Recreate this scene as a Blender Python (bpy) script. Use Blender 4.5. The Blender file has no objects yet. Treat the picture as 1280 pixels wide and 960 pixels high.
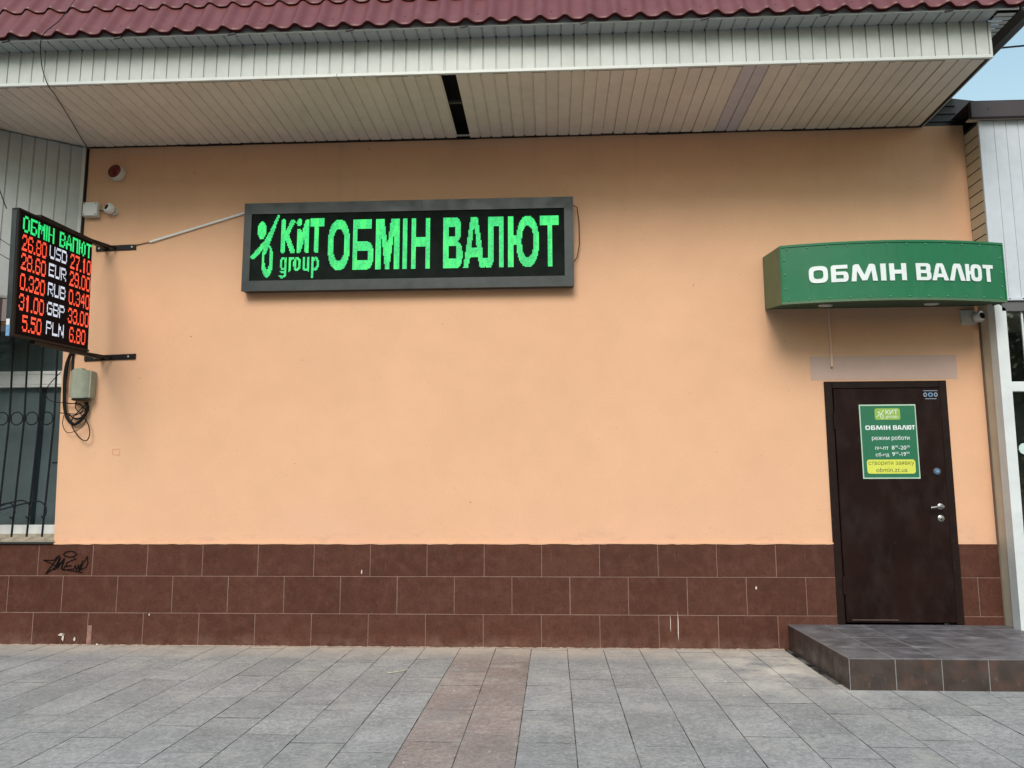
import bpy, math, random
from mathutils import Vector, Matrix, Euler
R = math.radians
random.seed(7)
sc = bpy.context.scene
col = sc.collection

# ------------------------------------------------------------------ camera
CAM = Vector((0.0, -6.7, 1.231))
YAW, PITCH, ROLL = R(-2.896), R(7.840), R(-0.1755)
fwd = Vector((math.sin(YAW) * math.cos(PITCH), math.cos(YAW) * math.cos(PITCH), math.sin(PITCH)))
rt = Vector((math.cos(YAW), -math.sin(YAW), 0))
up = rt.cross(fwd)
r2 = rt * math.cos(ROLL) + up * math.sin(ROLL)
u2 = -rt * math.sin(ROLL) + up * math.cos(ROLL)
cd = bpy.data.cameras.new('camera')
cam = bpy.data.objects.new('camera', cd)
col.objects.link(cam)
m = Matrix((r2, u2, -fwd)).transposed().to_4x4()
m.translation = CAM
cam.matrix_world = m
cd.sensor_width = 36.0
cd.lens = 36.0 * 1000 / 1280
cd.clip_start = 0.05
cd.clip_end = 2000
sc.camera = cam

# ------------------------------------------------------------------ light
SUN_EL, SUN_AZ = 40.0, 8.0          # azimuth: degrees to the left of the wall's outward normal
w = bpy.data.worlds.new('World')
sc.world = w
w.use_nodes = True
nt = w.node_tree
sky = nt.nodes.new('ShaderNodeTexSky')
sky.sky_type = 'NISHITA'
sky.sun_disc = False
sky.sun_elevation = R(SUN_EL)
sky.sun_rotation = R(180 + SUN_AZ)
sky.air_density = 2.5
sky.dust_density = 1.0
sky.ozone_density = 3.6
bg = nt.nodes['Background']
bg.inputs['Strength'].default_value = 0.15
nt.links.new(sky.outputs[0], bg.inputs['Color'])
sd = bpy.data.lights.new('sun', 'SUN')
sd.energy = 2.0
sd.angle = R(29)
sd.color = (1.0, 0.925, 0.83)
sun = bpy.data.objects.new('sun', sd)
col.objects.link(sun)
sv = Vector((-math.sin(R(SUN_AZ)) * math.cos(R(SUN_EL)), -math.cos(R(SUN_AZ)) * math.cos(R(SUN_EL)), math.sin(R(SUN_EL))))
sun.rotation_euler = sv.to_track_quat('Z', 'Y').to_euler()
sun.location = sv * 20
sc.view_settings.view_transform = 'Standard'
sc.view_settings.look = 'None'
sc.view_settings.gamma = 1.0
EXPO = 0.32
sc.view_settings.exposure = EXPO
sc.cycles.max_bounces = 6

# ------------------------------------------------------------------ helpers
def wloc(o):
    v = Vector((0, 0, 0))
    while o:
        v += o.location
        o = o.parent
    return v

def tag(o, label=None, cat=None, group=None, kind=None):
    if label: o['label'] = label
    if cat: o['category'] = cat
    if group: o['group'] = group
    if kind: o['kind'] = kind
    return o

def thing(name, loc, label, cat, group=None, kind=None):
    o = bpy.data.objects.new(name, None)
    o.empty_display_size = 0.2
    col.objects.link(o)
    o.location = loc
    return tag(o, label, cat, group, kind)

def link(name, me, parent=None, loc=(0, 0, 0), rot=None):
    """link a mesh whose coordinates are local; loc is in world space (parents are never rotated)"""
    o = bpy.data.objects.new(name, me)
    col.objects.link(o)
    loc = Vector(loc)
    if parent:
        o.parent = parent
        loc = loc - wloc(parent)
    o.location = loc
    if rot: o.rotation_euler = rot
    return o

def raw(name, verts, faces, mat, smooth=False):
    me = bpy.data.meshes.new(name)
    me.from_pydata([tuple(v) for v in verts], [], faces)
    if mat: me.materials.append(mat)
    if smooth:
        me.polygons.foreach_set('use_smooth', [True] * len(me.polygons))
        try: me.set_sharp_from_angle(angle=R(38))
        except Exception: pass
    me.update()
    return me

class MB:
    """collects shapes in world coordinates into ONE mesh"""
    def __init__(s): s.v = []; s.f = []
    def add(s, vs, fs):
        n = len(s.v); s.v += [Vector(v) for v in vs]; s.f += [tuple(i + n for i in f) for f in fs]; return s
    def box(s, a, b):
        x0, y0, z0 = a; x1, y1, z1 = b
        x0, x1 = min(x0, x1), max(x0, x1); y0, y1 = min(y0, y1), max(y0, y1); z0, z1 = min(z0, z1), max(z0, z1)
        return s.add([(x0,y0,z0),(x1,y0,z0),(x1,y1,z0),(x0,y1,z0),(x0,y0,z1),(x1,y0,z1),(x1,y1,z1),(x0,y1,z1)],
                     [(0,3,2,1),(4,5,6,7),(0,1,5,4),(1,2,6,5),(2,3,7,6),(3,0,4,7)])
    def bbox(s, a, b, c=0.004):
        """box with every edge chamfered"""
        x0, y0, z0 = a; x1, y1, z1 = b
        x0, x1 = min(x0, x1), max(x0, x1); y0, y1 = min(y0, y1), max(y0, y1); z0, z1 = min(z0, z1), max(z0, z1)
        c = min(c, (x1-x0)*.45, (y1-y0)*.45, (z1-z0)*.45)
        V = []; idx = {}
        for i, x in enumerate((x0, x1)):
            for j, y in enumerate((y0, y1)):
                for k, z in enumerate((z0, z1)):
                    sx, sy, sz = (1, -1)[i], (1, -1)[j], (1, -1)[k]
                    for ax, p in enumerate([(x, y+sy*c, z+sz*c), (x+sx*c, y, z+sz*c), (x+sx*c, y+sy*c, z)]):
                        idx[i, j, k, ax] = len(V); V.append(p)
        F = []
        for ax in range(3):
            for e in (0, 1):
                o = [0, 0, 0]; q = []
                for a1, b1 in ((0,0),(1,0),(1,1),(0,1)):
                    t = [0,0,0]; t[ax] = e; t[(ax+1)%3] = a1; t[(ax+2)%3] = b1
                    q.append(idx[t[0], t[1], t[2], ax])
                F.append(tuple(q) if e else tuple(reversed(q)))
        for ax in range(3):
            b1, c1 = (ax+1)%3, (ax+2)%3
            for e in (0, 1):
                for g in (0, 1):
                    t0 = [0,0,0]; t0[b1] = e; t0[c1] = g; t0[ax] = 0
                    t1 = list(t0); t1[ax] = 1
                    q = [idx[t0[0],t0[1],t0[2],b1], idx[t1[0],t1[1],t1[2],b1], idx[t1[0],t1[1],t1[2],c1], idx[t0[0],t0[1],t0[2],c1]]
                    F.append(tuple(q) if (e ^ g) else tuple(reversed(q)))
        for i in (0,1):
            for j in (0,1):
                for k in (0,1):
                    q = [idx[i,j,k,0], idx[i,j,k,1], idx[i,j,k,2]]
                    F.append(tuple(q) if (i + j + k) % 2 == 1 else tuple(reversed(q)))
        return s.add(V, F)
    def tube(s, pts, r, n=8, r1=None, cap=True):
        pts = [Vector(p) for p in pts]
        N = len(pts); base = len(s.v); prev = None
        for i, p in enumerate(pts):
            d = (pts[min(i+1, N-1)] - pts[max(i-1, 0)]).normalized()
            if prev is None:
                a = d.orthogonal().normalized()
            else:
                a = (prev - d * prev.dot(d)).normalized()
            prev = a; b = d.cross(a)
            rr = r if r1 is None else r + (r1 - r) * i / max(N-1, 1)
            for k in range(n):
                t = 2*math.pi*k/n
                s.v.append(p + (a*math.cos(t) + b*math.sin(t))*rr)
        for i in range(N-1):
            for k in range(n):
                q = base+i*n; s.f.append((q+k, q+(k+1)%n, q+n+(k+1)%n, q+n+k))
        if cap:
            s.f.append(tuple(base+k for k in reversed(range(n)))); s.f.append(tuple(base+(N-1)*n+k for k in range(n)))
        return s
    def lathe(s, prof, c, axis=(0,-1,0), n=20):
        """prof: (radius, distance along axis)"""
        ax = Vector(axis).normalized(); a = ax.orthogonal().normalized(); b = ax.cross(a); c = Vector(c)
        base = len(s.v)
        for r, h in prof:
            for k in range(n):
                t = 2*math.pi*k/n
                s.v.append(c + ax*h + (a*math.cos(t)+b*math.sin(t))*r)
        for i in range(len(prof)-1):
            for k in range(n):
                q = base+i*n; s.f.append((q+k, q+(k+1)%n, q+n+(k+1)%n, q+n+k))
        s.f.append(tuple(base+k for k in reversed(range(n)))); s.f.append(tuple(base+(len(prof)-1)*n+k for k in range(n)))
        return s
    def prism(s, poly, y0, y1, fn=None):
        """poly in (x,z), extruded along y"""
        n = len(poly); fn = fn or (lambda x, y, z: (x, y, z))
        ar = sum(poly[i][0]*poly[(i+1)%n][1]-poly[(i+1)%n][0]*poly[i][1] for i in range(n))
        if ar < 0: poly = poly[::-1]
        vs = [fn(x, y0, z) for x, z in poly] + [fn(x, y1, z) for x, z in poly]
        fs = [tuple(range(n)), tuple(reversed(range(n, 2*n)))] + [(i, i+n, (i+1)%n+n, (i+1)%n) for i in range(n)]
        return s.add(vs, fs)
    def build(s, name, mat, parent=None, smooth=False, rot=None):
        if not s.v: raise ValueError('empty mesh ' + name)
        mn = Vector([min(v[i] for v in s.v) for i in range(3)]); mx = Vector([max(v[i] for v in s.v) for i in range(3)])
        c = (mn+mx)/2
        me = raw(name, [v-c for v in s.v], s.f, mat, smooth)
        return link(name, me, parent, c, rot)

# ------------------------------------------------------------------ materials
def srgb(r, g, b):
    def f(c):
        c /= 255.0
        return c/12.92 if c <= 0.04045 else ((c+0.055)/1.055)**2.4
    return (f(r), f(g), f(b))

class Mat:
    def __init__(s, name, base, rough=0.6, metal=0.0, spec=0.5):
        s.m = bpy.data.materials.new(name); s.m.use_nodes = True
        s.t = s.m.node_tree; s.n = s.t.nodes; s.l = s.t.links
        s.p = s.n['Principled BSDF']
        s.p.inputs['Roughness'].default_value = rough
        s.p.inputs['Metallic'].default_value = metal
        s.p.inputs['Specular IOR Level'].default_value = spec
        s.p.inputs['Base Color'].default_value = (*base, 1)
        s.color = None; s.base = base
        s.pos = s.n.new('ShaderNodeNewGeometry').outputs['Position']
        s.bump_sock = None
    def cur(s):
        if s.color is None:
            r = s.n.new('ShaderNodeRGB'); r.outputs[0].default_value = (*s.base, 1); s.color = r.outputs[0]
        return s.color
    def noise(s, scale, detail=3, rough=.55, stretch=None, off=0):
        v = s.pos
        mp = s.n.new('ShaderNodeMapping'); s.l.new(v, mp.inputs[0])
        if stretch: mp.inputs['Scale'].default_value = stretch
        mp.inputs['Location'].default_value = (off*3.1, off*1.7, off*5.3)
        nz = s.n.new('ShaderNodeTexNoise'); nz.inputs['Scale'].default_value = scale
        nz.inputs['Detail'].default_value = detail; nz.inputs['Roughness'].default_value = rough
        s.l.new(mp.outputs[0], nz.inputs['Vector'])
        return nz.outputs['Fac']
    def ramp(s, fac, lo, hi, a=0.0, b=1.0):
        mr = s.n.new('ShaderNodeMapRange'); s.l.new(fac, mr.inputs['Value'])
        mr.inputs['From Min'].default_value = lo; mr.inputs['From Max'].default_value = hi
        mr.inputs['To Min'].default_value = a; mr.inputs['To Max'].default_value = b
        return mr.outputs[0]
    def mix(s, fac, color, mode='MIX'):
        mx = s.n.new('ShaderNodeMix'); mx.data_type = 'RGBA'; mx.blend_type = mode
        c = s.cur()
        if isinstance(fac, (int, float)): mx.inputs[0].default_value = fac
        else: s.l.new(fac, mx.inputs[0])
        s.l.new(c, mx.inputs[6])
        if isinstance(color, tuple): mx.inputs[7].default_value = (*color, 1)
        else: s.l.new(color, mx.inputs[7])
        s.color = mx.outputs[2]
        return s
    def mottle(s, scale, amt, detail=4, stretch=None, off=0, lo=.3, hi=.7):
        """multiply brightness by 1 +- amt"""
        f = s.ramp(s.noise(scale, detail, .6, stretch, off), lo, hi, 1-amt, 1+amt)
        return s.mulval(f)
    def mulval(s, f):
        vm = s.n.new('ShaderNodeVectorMath'); vm.operation = 'SCALE'
        s.l.new(s.cur(), vm.inputs[0]); s.l.new(f, vm.inputs['Scale'])
        s.color = vm.outputs[0]
        return s
    def rand(s, amt):
        oi = s.n.new('ShaderNodeObjectInfo')
        return s.mulval(s.ramp(oi.outputs['Random'], 0, 1, 1-amt, 1+amt))
    def spots(s, scale, thr, color, amt=1.0, off=0, stretch=None):
        f = s.ramp(s.noise(scale, 2, .5, stretch, off), thr, thr+.03, 0, amt)
        return s.mix(f, color)
    def region(s, axis, a, b, c=None, d=None):
        """0..1 mask along a world axis: rises a->b, falls c->d"""
        sp = s.n.new('ShaderNodeSeparateXYZ'); s.l.new(s.pos, sp.inputs[0])
        o = sp.outputs[axis]
        r = s.ramp(o, a, b)
        if c is not None:
            r = s.mul(r, s.ramp(o, c, d, 1, 0))
        return r
    def mul(s, a, b):
        k = s.n.new('ShaderNodeMath'); k.operation = 'MULTIPLY'
        for i, q in enumerate((a, b)):
            if isinstance(q, (int, float)): k.inputs[i].default_value = q
            else: s.l.new(q, k.inputs[i])
        return k.outputs[0]
    def bump(s, fac, strength=.3, dist=.002):
        b = s.n.new('ShaderNodeBump'); b.inputs['Strength'].default_value = strength; b.inputs['Distance'].default_value = dist
        s.l.new(fac, b.inputs['Height'])
        if s.bump_sock: s.l.new(s.bump_sock, b.inputs['Normal'])
        s.bump_sock = b.outputs[0]
        return s
    def roughvar(s, fac, a, b):
        s.l.new(s.ramp(fac, .3, .7, a, b), s.p.inputs['Roughness'])
        return s
    def done(s):
        if s.color: s.l.new(s.color, s.p.inputs['Base Color'])
        if s.bump_sock: s.l.new(s.bump_sock, s.p.inputs['Normal'])
        return s.m

def simple(name, base, rough=.6, metal=0., amt=.06, scale=8, rnd=0., spec=.5):
    q = Mat(name, base, rough, metal, spec).mottle(scale, amt)
    if rnd: q.rand(rnd)
    return q.done()

M = {}
# peach painted plaster
q = Mat('peach_plaster', (.755, .447, .278), .85, spec=.25)
q.mottle(.7, .035, 3).mottle(6, .02, 4, off=3)
q.mottle(2.2, .02, 5, off=9)
q.mix(q.ramp(q.noise(1.1, 3, off=5), .45, .75, 0, .22), (.735, .41, .28))
q.mix(q.mul(q.region(2, .70, .84, .86, 1.6), q.ramp(q.noise(1.6, 6, .7, off=8, stretch=(.6, 1, 1)), .38, .7, 0, .6)), (.76, .455, .33))
q.mottle(55, .025, 4, off=12)
q.mix(q.mul(q.region(2, .80, .84, .86, .98), q.ramp(q.noise(14, 5, .7, off=18, stretch=(.5, 1, 1)), .52, .7, 0, .45)), (.52, .33, .23))
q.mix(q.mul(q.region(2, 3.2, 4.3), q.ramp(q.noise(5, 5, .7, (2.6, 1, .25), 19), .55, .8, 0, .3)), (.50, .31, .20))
q.spots(28, .755, (.30, .18, .12), .7, off=2)
q.bump(q.noise(260, 3), .25, .0012).bump(q.noise(3.5, 3, off=6), .25, .012)
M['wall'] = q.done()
q = Mat('old_paint_patch', (.54, .385, .325), .85, spec=.2)
q.mottle(5, .05).mottle(1.5, .05, off=4)
M['patch'] = q.done()
# brown plinth tile
q = Mat('brown_glazed_tile', (.088, .033, .022), .5, spec=.2)
q.rand(.10).mottle(9, .15, 5).mottle(60, .20, 4, off=2)
q.mix(q.ramp(q.noise(14, 5, off=7), .5, .72, 0, .4), (.14, .062, .046))
q.mix(q.ramp(q.noise(26, 4, .6, (3.2, 1, .35), 11), .60, .8, 0, .25), (.27, .15, .11))
q.mix(q.mul(q.region(2, .0, .01, .02, .11), q.ramp(q.noise(9, 6, .7, off=12), .4, .75, 0, .5)), (.26, .17, .13))
q.spots(75, .80, (.5, .42, .34), .8, off=4)
q.bump(q.noise(70, 4), .2, .001).roughvar(q.noise(12, off=5), .33, .6)
M['tile'] = q.done()
M['grout'] = simple('pale_grout', (.25, .155, .125), .9, amt=.2, scale=30)
# step tile
def steptile(name, base, light):
    q = Mat(name, base, .5, spec=.45)
    q.rand(.14).mottle(7, .3, 4)
    q.mix(q.ramp(q.noise(9, 5, off=3), .50, .75, 0, .6), light)
    q.spots(60, .77, (.45, .4, .36), .8, off=8)
    q.mix(q.ramp(q.noise(16, 6, .7, (2.0, .6, 1.3), 6), .60, .8, 0, .4), (.30, .29, .29))
    q.bump(q.noise(50, 4), .2, .001).roughvar(q.noise(8, off=5), .3, .65)
    return q.done()
M['step_top'] = steptile('dusty_step_tile', (.125, .117, .124), (.27, .26, .275))
M['step_side'] = steptile('dark_step_tile', (.054, .038, .033), (.12, .055, .038))
# paving
def paving(name, base):
    q = Mat(name, base, .8, spec=.3)
    q.rand(.09).mottle(3, .15, 5).mottle(22, .16, 6, off=33).mottle(45, .24, 5, off=2).mottle(190, .34, 3, off=22).mottle(80, .16, 4, off=23, stretch=(.6, 1, 1)).mottle(14, .07, 5, off=5, stretch=(1, 2.2, 1))
    # dust lying along the wall
    dust = q.mul(q.region(1, -.55, -.05), q.ramp(q.noise(4, 5, off=3), .3, .6, .3, 1.0))
    q.mix(dust, (.56, .46, .37))
    # patches
    q.mix(q.ramp(q.noise(1.6, 6, .7, off=31), .50, .68, 0, .5), (.235, .245, .25))
    q.mix(q.ramp(q.noise(2.6, 6, .75, off=35), .54, .70, 0, .5), (.50, .47, .42))
    # cement smear round the step
    sm = q.mul(q.mul(q.region(0, .7, 1.5, 2.1, 2.9), q.region(1, -1.75, -1.0, -.25, -.05)), q.ramp(q.noise(3.2, 6, .7, off=13), .38, .60, 0, .95))
    q.mix(sm, (.62, .58, .51))
    q.mix(q.ramp(q.noise(11, 6, .7, (1, .35, 1), 17), .60, .78, 0, .45), (.52, .52, .50))
    q.spots(48, .76, (.7, .68, .64), .8, off=21)
    q.spots(40, .785, (.07, .07, .07), .7, off=25)
    q.bump(q.noise(120, 5), .35, .0015).bump(q.noise(20, 4), .25, .003)
    return q.done()
M['pave'] = paving('grey_stone_paving', (.315, .313, .305))
M['pave_brown'] = paving('brown_stone_paving', (.295, .240, .215))
q = Mat('sand_joint', (.22, .22, .21), .95, spec=.1); q.mottle(120, .3, 3); q.mix(q.ramp(q.noise(4.5, 5, .75, off=2), .40, .56, 0, 1), (.018, .018, .018)); M['joint'] = q.done()
q = Mat('asphalt', (.055, .055, .056), .9); q.mottle(3, .2).mottle(150, .4, 2); M['asphalt'] = q.done()
q = Mat('dirty_slab_edge', (.02, .019, .018), .95, spec=.05); q.mix(q.ramp(q.noise(5, 5, .75, off=2), .38, .56, 0, .95), (.22, .215, .20)); M['slab_edge'] = q.done()
# cladding boards
def boards(name, base, rough=.42, rnd=.035):
    q = Mat(name, base, rough, spec=.4)
    q.rand(rnd).mottle(2.5, .05, 3).mottle(14, .04, 4, off=3)
    q.mix(q.ramp(q.noise(7, 4, off=6), .55, .8, 0, .25), tuple(c*.72 for c in base))
    q.bump(q.noise(2.5, 2, off=1), .3, .01)
    return q.done()
M['soffit'] = boards('cream_plastic_soffit', (.76, .70, .62))
M['soffit_stained'] = boards('stained_plastic_soffit', (.58, .555, .60))
M['fascia'] = boards('white_plastic_fascia', (.52, .545, .52), .38)
M['clad_left'] = boards('grey_white_plastic_cladding', (.46, .485, .475), .4)
M['clad_right'] = boards('white_metal_cladding', (.56, .60, .66), .4, .02)
M['clad_side'] = boards('cream_side_cladding', (.56, .47, .36), .5)
M['trim'] = simple('white_plastic_trim', (.60, .62, .59), .35, amt=.05)
M['white'] = simple('white_plastic', (.72, .73, .72), .35, amt=.04)
M['white_old'] = simple('worn_white_plastic', (.60, .58, .52), .5, amt=.1, scale=30)
M['column'] = simple('white_painted_column', (.66, .70, .71), .5, amt=.07, scale=6)
M['beige_plaster'] = simple('beige_plaster', (.52, .46, .36), .85, amt=.12, scale=4)
M['dark'] = simple('dark_void', (.012, .011, .011), .9, amt=.2)
M['dark_flash'] = simple('black_flashing', (.015, .015, .017), .5, amt=.3, scale=6)
M['cap'] = simple('brown_metal_cap', (.040, .026, .030), .5, amt=.12, scale=5)
M['gutter'] = simple('dark_gutter', (.02, .018, .02), .5, amt=.3, scale=8)
# roof
q = Mat('burgundy_metal_roof', (.165, .046, .043), .42, spec=.5)
q.mottle(3, .07, 4).mottle(20, .05, 4, off=3).mix(q.ramp(q.noise(5, 5, off=6), .5, .75, 0, .3), (.25, .12, .12))
q.spots(90, .78, (.05, .02, .02), .6, off=8)
q.bump(q.noise(300, 2), .08, .0006)
M['roof'] = q.done()
M['roof_edge'] = simple('roof_edge', (.05, .010, .012), .7, spec=.1)
# metals, signs
q = Mat('grey_sheet_frame', (.040, .047, .047), .45, .35); q.mottle(3, .2, 3, stretch=(.4, 1, 1)).mottle(25, .12, off=4)
q.spots(30, .74, (.02, .02, .02), .8, off=2).roughvar(q.noise(6, off=3), .28, .5); M['frame'] = q.done()
M['black_metal'] = simple('black_painted_steel', (.010, .008, .008), .5, amt=.3, scale=20, spec=.25)
M['grille'] = simple('black_wrought_iron', (.010, .012, .015), .6, amt=.3, scale=30, spec=.2)
M['cable'] = simple('black_cable', (.008, .007, .007), .6, spec=.2)
M['screw'] = simple('zinc_screw', (.55, .55, .53), .35, .8)
M['screw_dark'] = simple('dark_screw', (.03, .02, .02), .5)
q = Mat('led_panel', (.009, .012, .011), .9, spec=.06)
def gridlines(q, cell, ax):
    sp = q.n.new('ShaderNodeSeparateXYZ'); q.l.new(q.pos, sp.inputs[0])
    out = None
    for a in ax:
        mm = q.n.new('ShaderNodeMath'); mm.operation = 'PINGPONG'; mm.inputs[1].default_value = cell/2
        q.l.new(sp.outputs[a], mm.inputs[0])
        r = q.ramp(mm.outputs[0], cell*.12, cell*.3, 0, 1)
        out = r if out is None else q.mul(out, r)
    return out
q.mix(gridlines(q, .0096, (0, 2)), (.018, .024, .021)); q.mottle(8, .25)
M['led_panel'] = q.done()
q = Mat('led_panel_side', (.010, .008, .009), .9, spec=.06); q.mix(gridlines(q, .0099, (1, 2)), (.022, .012, .013)); M['led_panel2'] = q.done()
def emit(name, c, strength, ax, cell, var=.12):
    m_ = bpy.data.materials.new(name); m_.use_nodes = True
    q = Mat.__new__(Mat); q.m = m_; q.t = m_.node_tree; q.n = q.t.nodes; q.l = q.t.links; q.p = q.n['Principled BSDF']
    q.pos = q.n.new('ShaderNodeNewGeometry').outputs['Position']; q.color = None; q.base = c; q.bump_sock = None
    q.p.inputs['Base Color'].default_value = (.02, .02, .02, 1); q.p.inputs['Roughness'].default_value = .5
    q.mulval(q.ramp(gridlines(q, cell, ax), 0, 1, .45, 1.2))
    q.mottle(7, var, 3).mottle(75, .28, 2, off=3)
    if name == 'green_led':
        q.mix(q.ramp(q.noise(9, 3, .6, (2.2, 1, .6), 4), .50, .68, 0, .6), (.06, .90, .13))
    q.l.new(q.color, q.p.inputs['Emission Color']); q.p.inputs['Emission Strength'].default_value = strength
    return m_
M['led_green'] = emit('green_led', (.004, .80, .19), 1.05, (0, 2), .0096)
M['led_green2'] = emit('green_led_side', (.01, .80, .19), 1.2, (1, 2), .0099)
M['led_red'] = emit('red_led', (1.1, .085, .035), 1.35, (1, 2), .0099)
M['led_white'] = emit('white_led', (.80, .86, 1.0), .95, (1, 2), .0099)
q = Mat('green_sign_sheet', (.013, .155, .066), .38, spec=.3); q.mottle(2, .08, 3).mottle(14, .05, off=3)
q.mix(q.ramp(q.noise(4, 4, off=9), .5, .8, 0, .3), (.05, .18, .11)).bump(q.noise(3, 2), .3, .01); q.mix(q.ramp(q.noise(3, 6, .7, (5, 5, .8), 14), .55, .8, 0, .35), (.10, .20, .14)); q.spots(60, .77, (.3, .33, .28), .5, off=4); M['green'] = q.done()
M['green_edge'] = simple('faded_green_edge', (.07, .14, .07), .5, amt=.15)
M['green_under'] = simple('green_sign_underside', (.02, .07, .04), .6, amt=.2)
M['letter'] = simple('white_letter_film', (.74, .80, .80), .4, amt=.04)
M['poster_green'] = simple('poster_green_print', (.012, .15, .075), .4, amt=.06)
M['poster_lime'] = simple('poster_lime_print', (.28, .46, .08), .4, amt=.1, scale=40)
M['poster_yellow'] = simple('poster_yellow_print', (.68, .72, .10), .4, amt=.04)
M['poster_ink'] = simple('poster_olive_ink', (.09, .12, .03), .5)
M['poster_border'] = simple('poster_pale_border', (.45, .62, .50), .4)
q = Mat('dark_brown_door', (.0145, .0058, .0050), .55, spec=.10)
q.mottle(3, .3, 4).mix(q.ramp(q.noise(4, 6, .65, (1.5, 1, .8), 5), .45, .72, 0, .7), (.030, .020, .018))
q.mix(q.ramp(q.noise(30, 4, .6, (.4, 1, 2.5), 9), .64, .8, 0, .3), (.05, .038, .035))
q.spots(70, .80, (.4, .33, .28), .8, off=3).bump(q.noise(160, 3), .3, .0008).roughvar(q.noise(3, off=7), .4, .65); M['door'] = q.done()
q = Mat('chipped_brown_door_frame', (.014, .0065, .0055), .5, spec=.18); q.spots(60, .70, (.20, .11, .07), .7, off=6).mottle(10, .3); M['door_frame'] = q.done()
M['steel'] = simple('brushed_steel', (.42, .41, .40), .32, .9, amt=.15, scale=60)
M['blue_label'] = simple('blue_sticker', (.16, .33, .55), .4, amt=.15, scale=60)
M['lens'] = simple('black_lens', (.008, .008, .009), .08)
M['siren_red'] = simple('dark_red_lens', (.15, .010, .010), .25, amt=.3, scale=60)
M['meter'] = simple('grey_green_box', (.31, .33, .26), .5, amt=.10, scale=20)
M['graffiti'] = simple('black_marker', (.005, .005, .006), .9, spec=.05)
M['paint_white'] = simple('white_paint_fleck', (.62, .56, .50), .7)
M['sill'] = simple('weathered_sill', (.33, .28, .21), .9, amt=.25, scale=25)
M['curtain'] = simple('blue_grey_blind', (.30, .335, .355), .8, amt=.12, scale=2)
M['curtain_dark'] = simple('dark_curtain_gap', (.03, .045, .06), .8)
M['interior'] = simple('dim_shop_interior', (.05, .05, .047), .8, amt=.4, scale=3)
gm = bpy.data.materials.new('window_glass'); gm.use_nodes = True; gn = gm.node_tree
gn.nodes.remove(gn.nodes['Principled BSDF'])
tb = gn.nodes.new('ShaderNodeBsdfTransparent'); tb.inputs[0].default_value = (.86, .90, .90, 1)
gb = gn.nodes.new('ShaderNodeBsdfGlossy'); gb.inputs['Roughness'].default_value = .02; gb.inputs[0].default_value = (.9, .9, .9, 1)
fz = gn.nodes.new('ShaderNodeFresnel'); fz.inputs[0].default_value = 1.55
ms = gn.nodes.new('ShaderNodeMixShader')
gn.links.new(fz.outputs[0], ms.inputs[0]); gn.links.new(tb.outputs[0], ms.inputs[1]); gn.links.new(gb.outputs[0], ms.inputs[2])
gn.links.new(ms.outputs[0], gn.nodes['Material Output'].inputs['Surface'])
M['glass'] = gm
M['bark'] = simple('grey_bark', (.09, .07, .055), .9, amt=.3, scale=12)
q = Mat('tree_leaf', (.07, .10, .03), .6); q.rand(.1).mottle(1.5, .4, 3); M['leaf'] = q.done()

# ------------------------------------------------------------------ setting: ground
g = MB(); g.add([(-400, -400, -.05), (400, -400, -.05), (400, 400, -.05), (-400, 400, -.05)], [(0, 1, 2, 3)])
tag(g.build('road', M['asphalt']), kind='structure')
g = MB(); g.box((-14, -4.6, -.2), (14, .05, -.0035))
pav = tag(g.build('pavement', M['joint']), kind='structure')
tag(MB().box((-14, -4.75, -.2), (14, -4.6, .0)).build('kerb', M['pave']), kind='structure')

def slabmesh(name, lx, ly, lz, c, mat, edge=None):
    """slab lying flat, top at z=0, chamfered top edges"""
    x, y = lx/2, ly/2
    v = [(-x,-y,-lz),(x,-y,-lz),(x,y,-lz),(-x,y,-lz),(-x,-y,-c),(x,-y,-c),(x,y,-c),(-x,y,-c),(-x+c,-y+c,0),(x-c,-y+c,0),(x-c,y-c,0),(-x+c,y-c,0)]
    f = [(0,1,5,4),(1,2,6,5),(2,3,7,6),(3,0,4,7),(4,5,9,8),(5,6,10,9),(6,7,11,10),(7,4,8,11),(8,9,10,11)]
    me = raw(name, v, f, mat)
    if edge:
        me.materials.append(edge)
        for p_ in me.polygons: p_.material_index = 0 if p_.index == 8 else 1
    return me
STEP = dict(x0=1.86, x1=5.2, y=-1.335, z=.195)
CW = .2868
cache = {}
def cached(key, fn):
    if key not in cache: cache[key] = fn()
    return cache[key]
n = 0
rr = random.Random(3)
for k in range(-17, 17):
    xa = -.187 + CW*k; xc = xa + CW/2
    brown = k in (-1, -2)
    ph = (.0, .36, .18, .48)[k % 4] + rr.uniform(-.03, .03)
    y = 0.0
    L = .12 + ph
    while y > -3.75:
        L = min(L, 3.8 + y) if 3.8 + y > .1 else L
        y1 = y - L
        yc = (y+y1)/2
        ly = round(L - .0045, 3)
        if not (xc > STEP['x0'] + .1 and y1 > STEP['y'] + .05):
            me = cached(('pave', brown, ly), lambda: slabmesh('paving_slab', CW-.0022, ly, .03, .0018, M['pave_brown'] if brown else M['pave'], M['slab_edge']))
            link('paving_slab', me, pav, (xc, yc, rr.uniform(-.0015, .0)), (R(rr.gauss(0, .05)), R(rr.gauss(0, .12)), R(rr.gauss(0, .13))))
            n += 1
        y = y1
        L = .60 if rr.random() < .85 else .40
print('slabs', n)
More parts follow.
